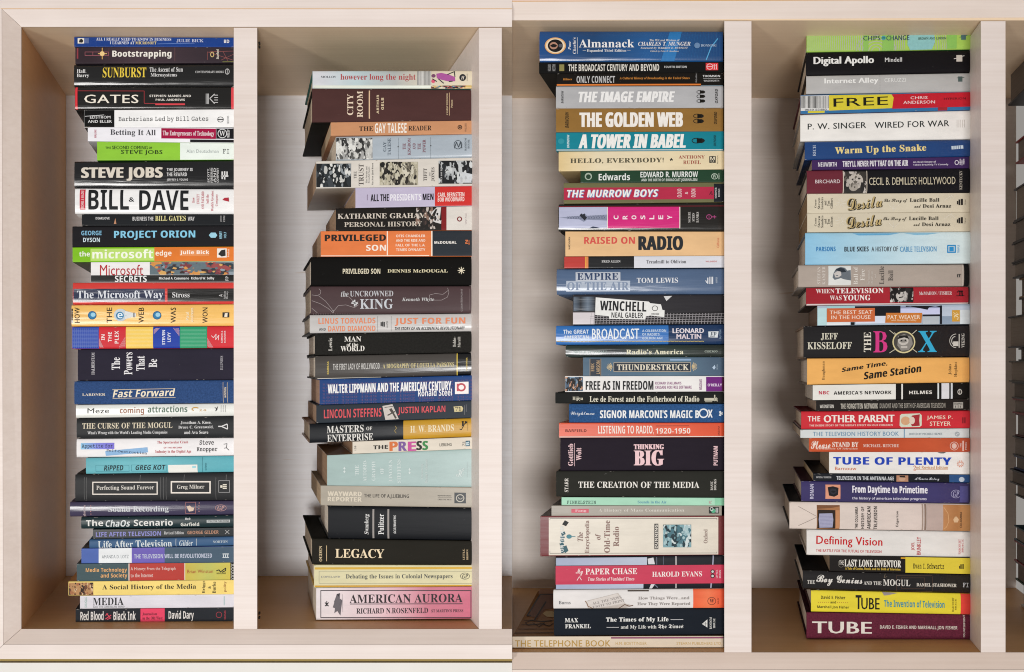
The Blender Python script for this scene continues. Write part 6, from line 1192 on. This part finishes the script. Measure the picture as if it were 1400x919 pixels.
            for v in bm.verts:
                oi = round(v.co.y / 1e-3)
                p_ = surf(v.co.x, v.co.z, eps + oi * .000012); v.co = (p_[0] - c0[0], p_[1] - c0[1], p_[2] - c0[2])
            bm.normal_update()
            for f in bm.faces:
                if f.normal.y > 0: f.normal_flip()
            me = bpy.data.meshes.new(name); bm.to_mesh(me); bm.free()
            me.materials.append(mat(col, 'i'))
            o = bpy.data.objects.new(name, me); COL.objects.link(o); put(o, co, c0)
    if b['st'] != '5' and b['pre'] != 'telephone' and rs.random() < .75:
        lum = sum(lin(b['col'].split('>')[0])) / 3
        cw = 'b8b2aa' if lum < .3 else '9c8f80'
        qs = []
        for _ in range(rs.randint(5, 12)):
            sx = rs.choice((x0 + rs.uniform(0.4, 3), x1 - rs.uniform(.4, 3), rs.uniform(x0, x1), rs.uniform(x0, x1)))
            top_ = rs.random() < .5
            sy = (line_at((x0, yt0, x1, yt1), sx) + rs.uniform(.5, 1.3)) if top_ else (line_at((x0, yb0, x1, yb1), sx) - rs.uniform(.5, 1.3))
            w_ = rs.uniform(.5, 4.5); h_ = rs.uniform(.08, .2)
            qs.append(([(max(sx - w_ / 2, x0 + .1), sy), (sx, sy - h_), (min(sx + w_ / 2, x1 - .1), sy), (sx + w_ * .1, sy + h_)], 0))
        emit('scuff_mark', qs, [mat(cw, 'i')], eps=E0 + .0001)
    return root
for b in BOOKS: build_book(b)

# ------------------------------------------------------------------ the picture printed on the wide book's cover (it lies face up)
tb = next(b for b in BOOKS if b['pre'] == 'telephone')
troot = [o for o in COL.objects if o.get('label', '').startswith(tb['desc'][:30])][0]
tcov = [o for o in troot.children if o.name.startswith('cover')][0]
ztop = wz(tb['top'][1] + .12, STK['3']['d']) 
def on_cover(fx, fy_, up):
    X_, Y_ = 690 + fx / 6.565, 760 + fy_ / 6.565
    z_ = ztop + up
    ly = (z_ - ZC) * S * L / (501 - Y_)
    return ((X_ - 700) / S * ly / L, ly - L, z_)
def cover_print(name, quads, col, up):
    V = []; Fc = []
    for q in quads:
        n_ = len(V); V += [on_cover(a, c, up) for a, c in q]; Fc.append(tuple(range(n_, n_ + len(q))))
    org = V[0]
    o = mesh_obj(name, V, Fc, mat(col, 'i'), None, org); put(o, tcov, org)
    for p_ in o.data.polygons:
        if p_.normal.z < 0: p_.flip()
cover_print('wood_panel_picture', [[(318, 300), (440, 300), (440, 340), (300, 340)]], 'a06a46', .0003)
cover_print('wood_panel_picture', [[(206, 540), (318, 348), (440, 345), (440, 470), (360, 480), (300, 560)]], '7c4c32', .0003)
cover_print('dark_frame_picture', [seg(200, 540, 318, 348, 12), seg(318, 346, 440, 344, 9), seg(268, 572, 372, 410, 12), seg(200, 540, 236, 536, 8)], '18100c', .0005)
cover_print('bell_picture', [[(345 + 55 * (1 - math.cos(a * .35)), 522 - 28 * math.sin(a * .35)) for a in range(10)] + [(440, 550), (380, 548)]], 'd0b888', .0005)
cover_print('cord_picture', [seg(186, 600, 236, 580, 6), seg(236, 580, 330, 590, 6), seg(186, 600, 210, 622, 5), seg(210, 622, 330, 608, 6), seg(330, 590, 430, 582, 8), seg(330, 608, 400, 630, 6), seg(400, 630, 438, 604, 6), seg(300, 640, 360, 600, 6), seg(250, 600, 300, 628, 5)], '1c120c', .0005)
cover_print('board_line_picture', [seg(120, 657, 440, 655, 4), seg(90, 692, 440, 690, 5), seg(150, 618, 240, 612, 3), seg(170, 580, 300, 574, 3)], '20140e', .0005)
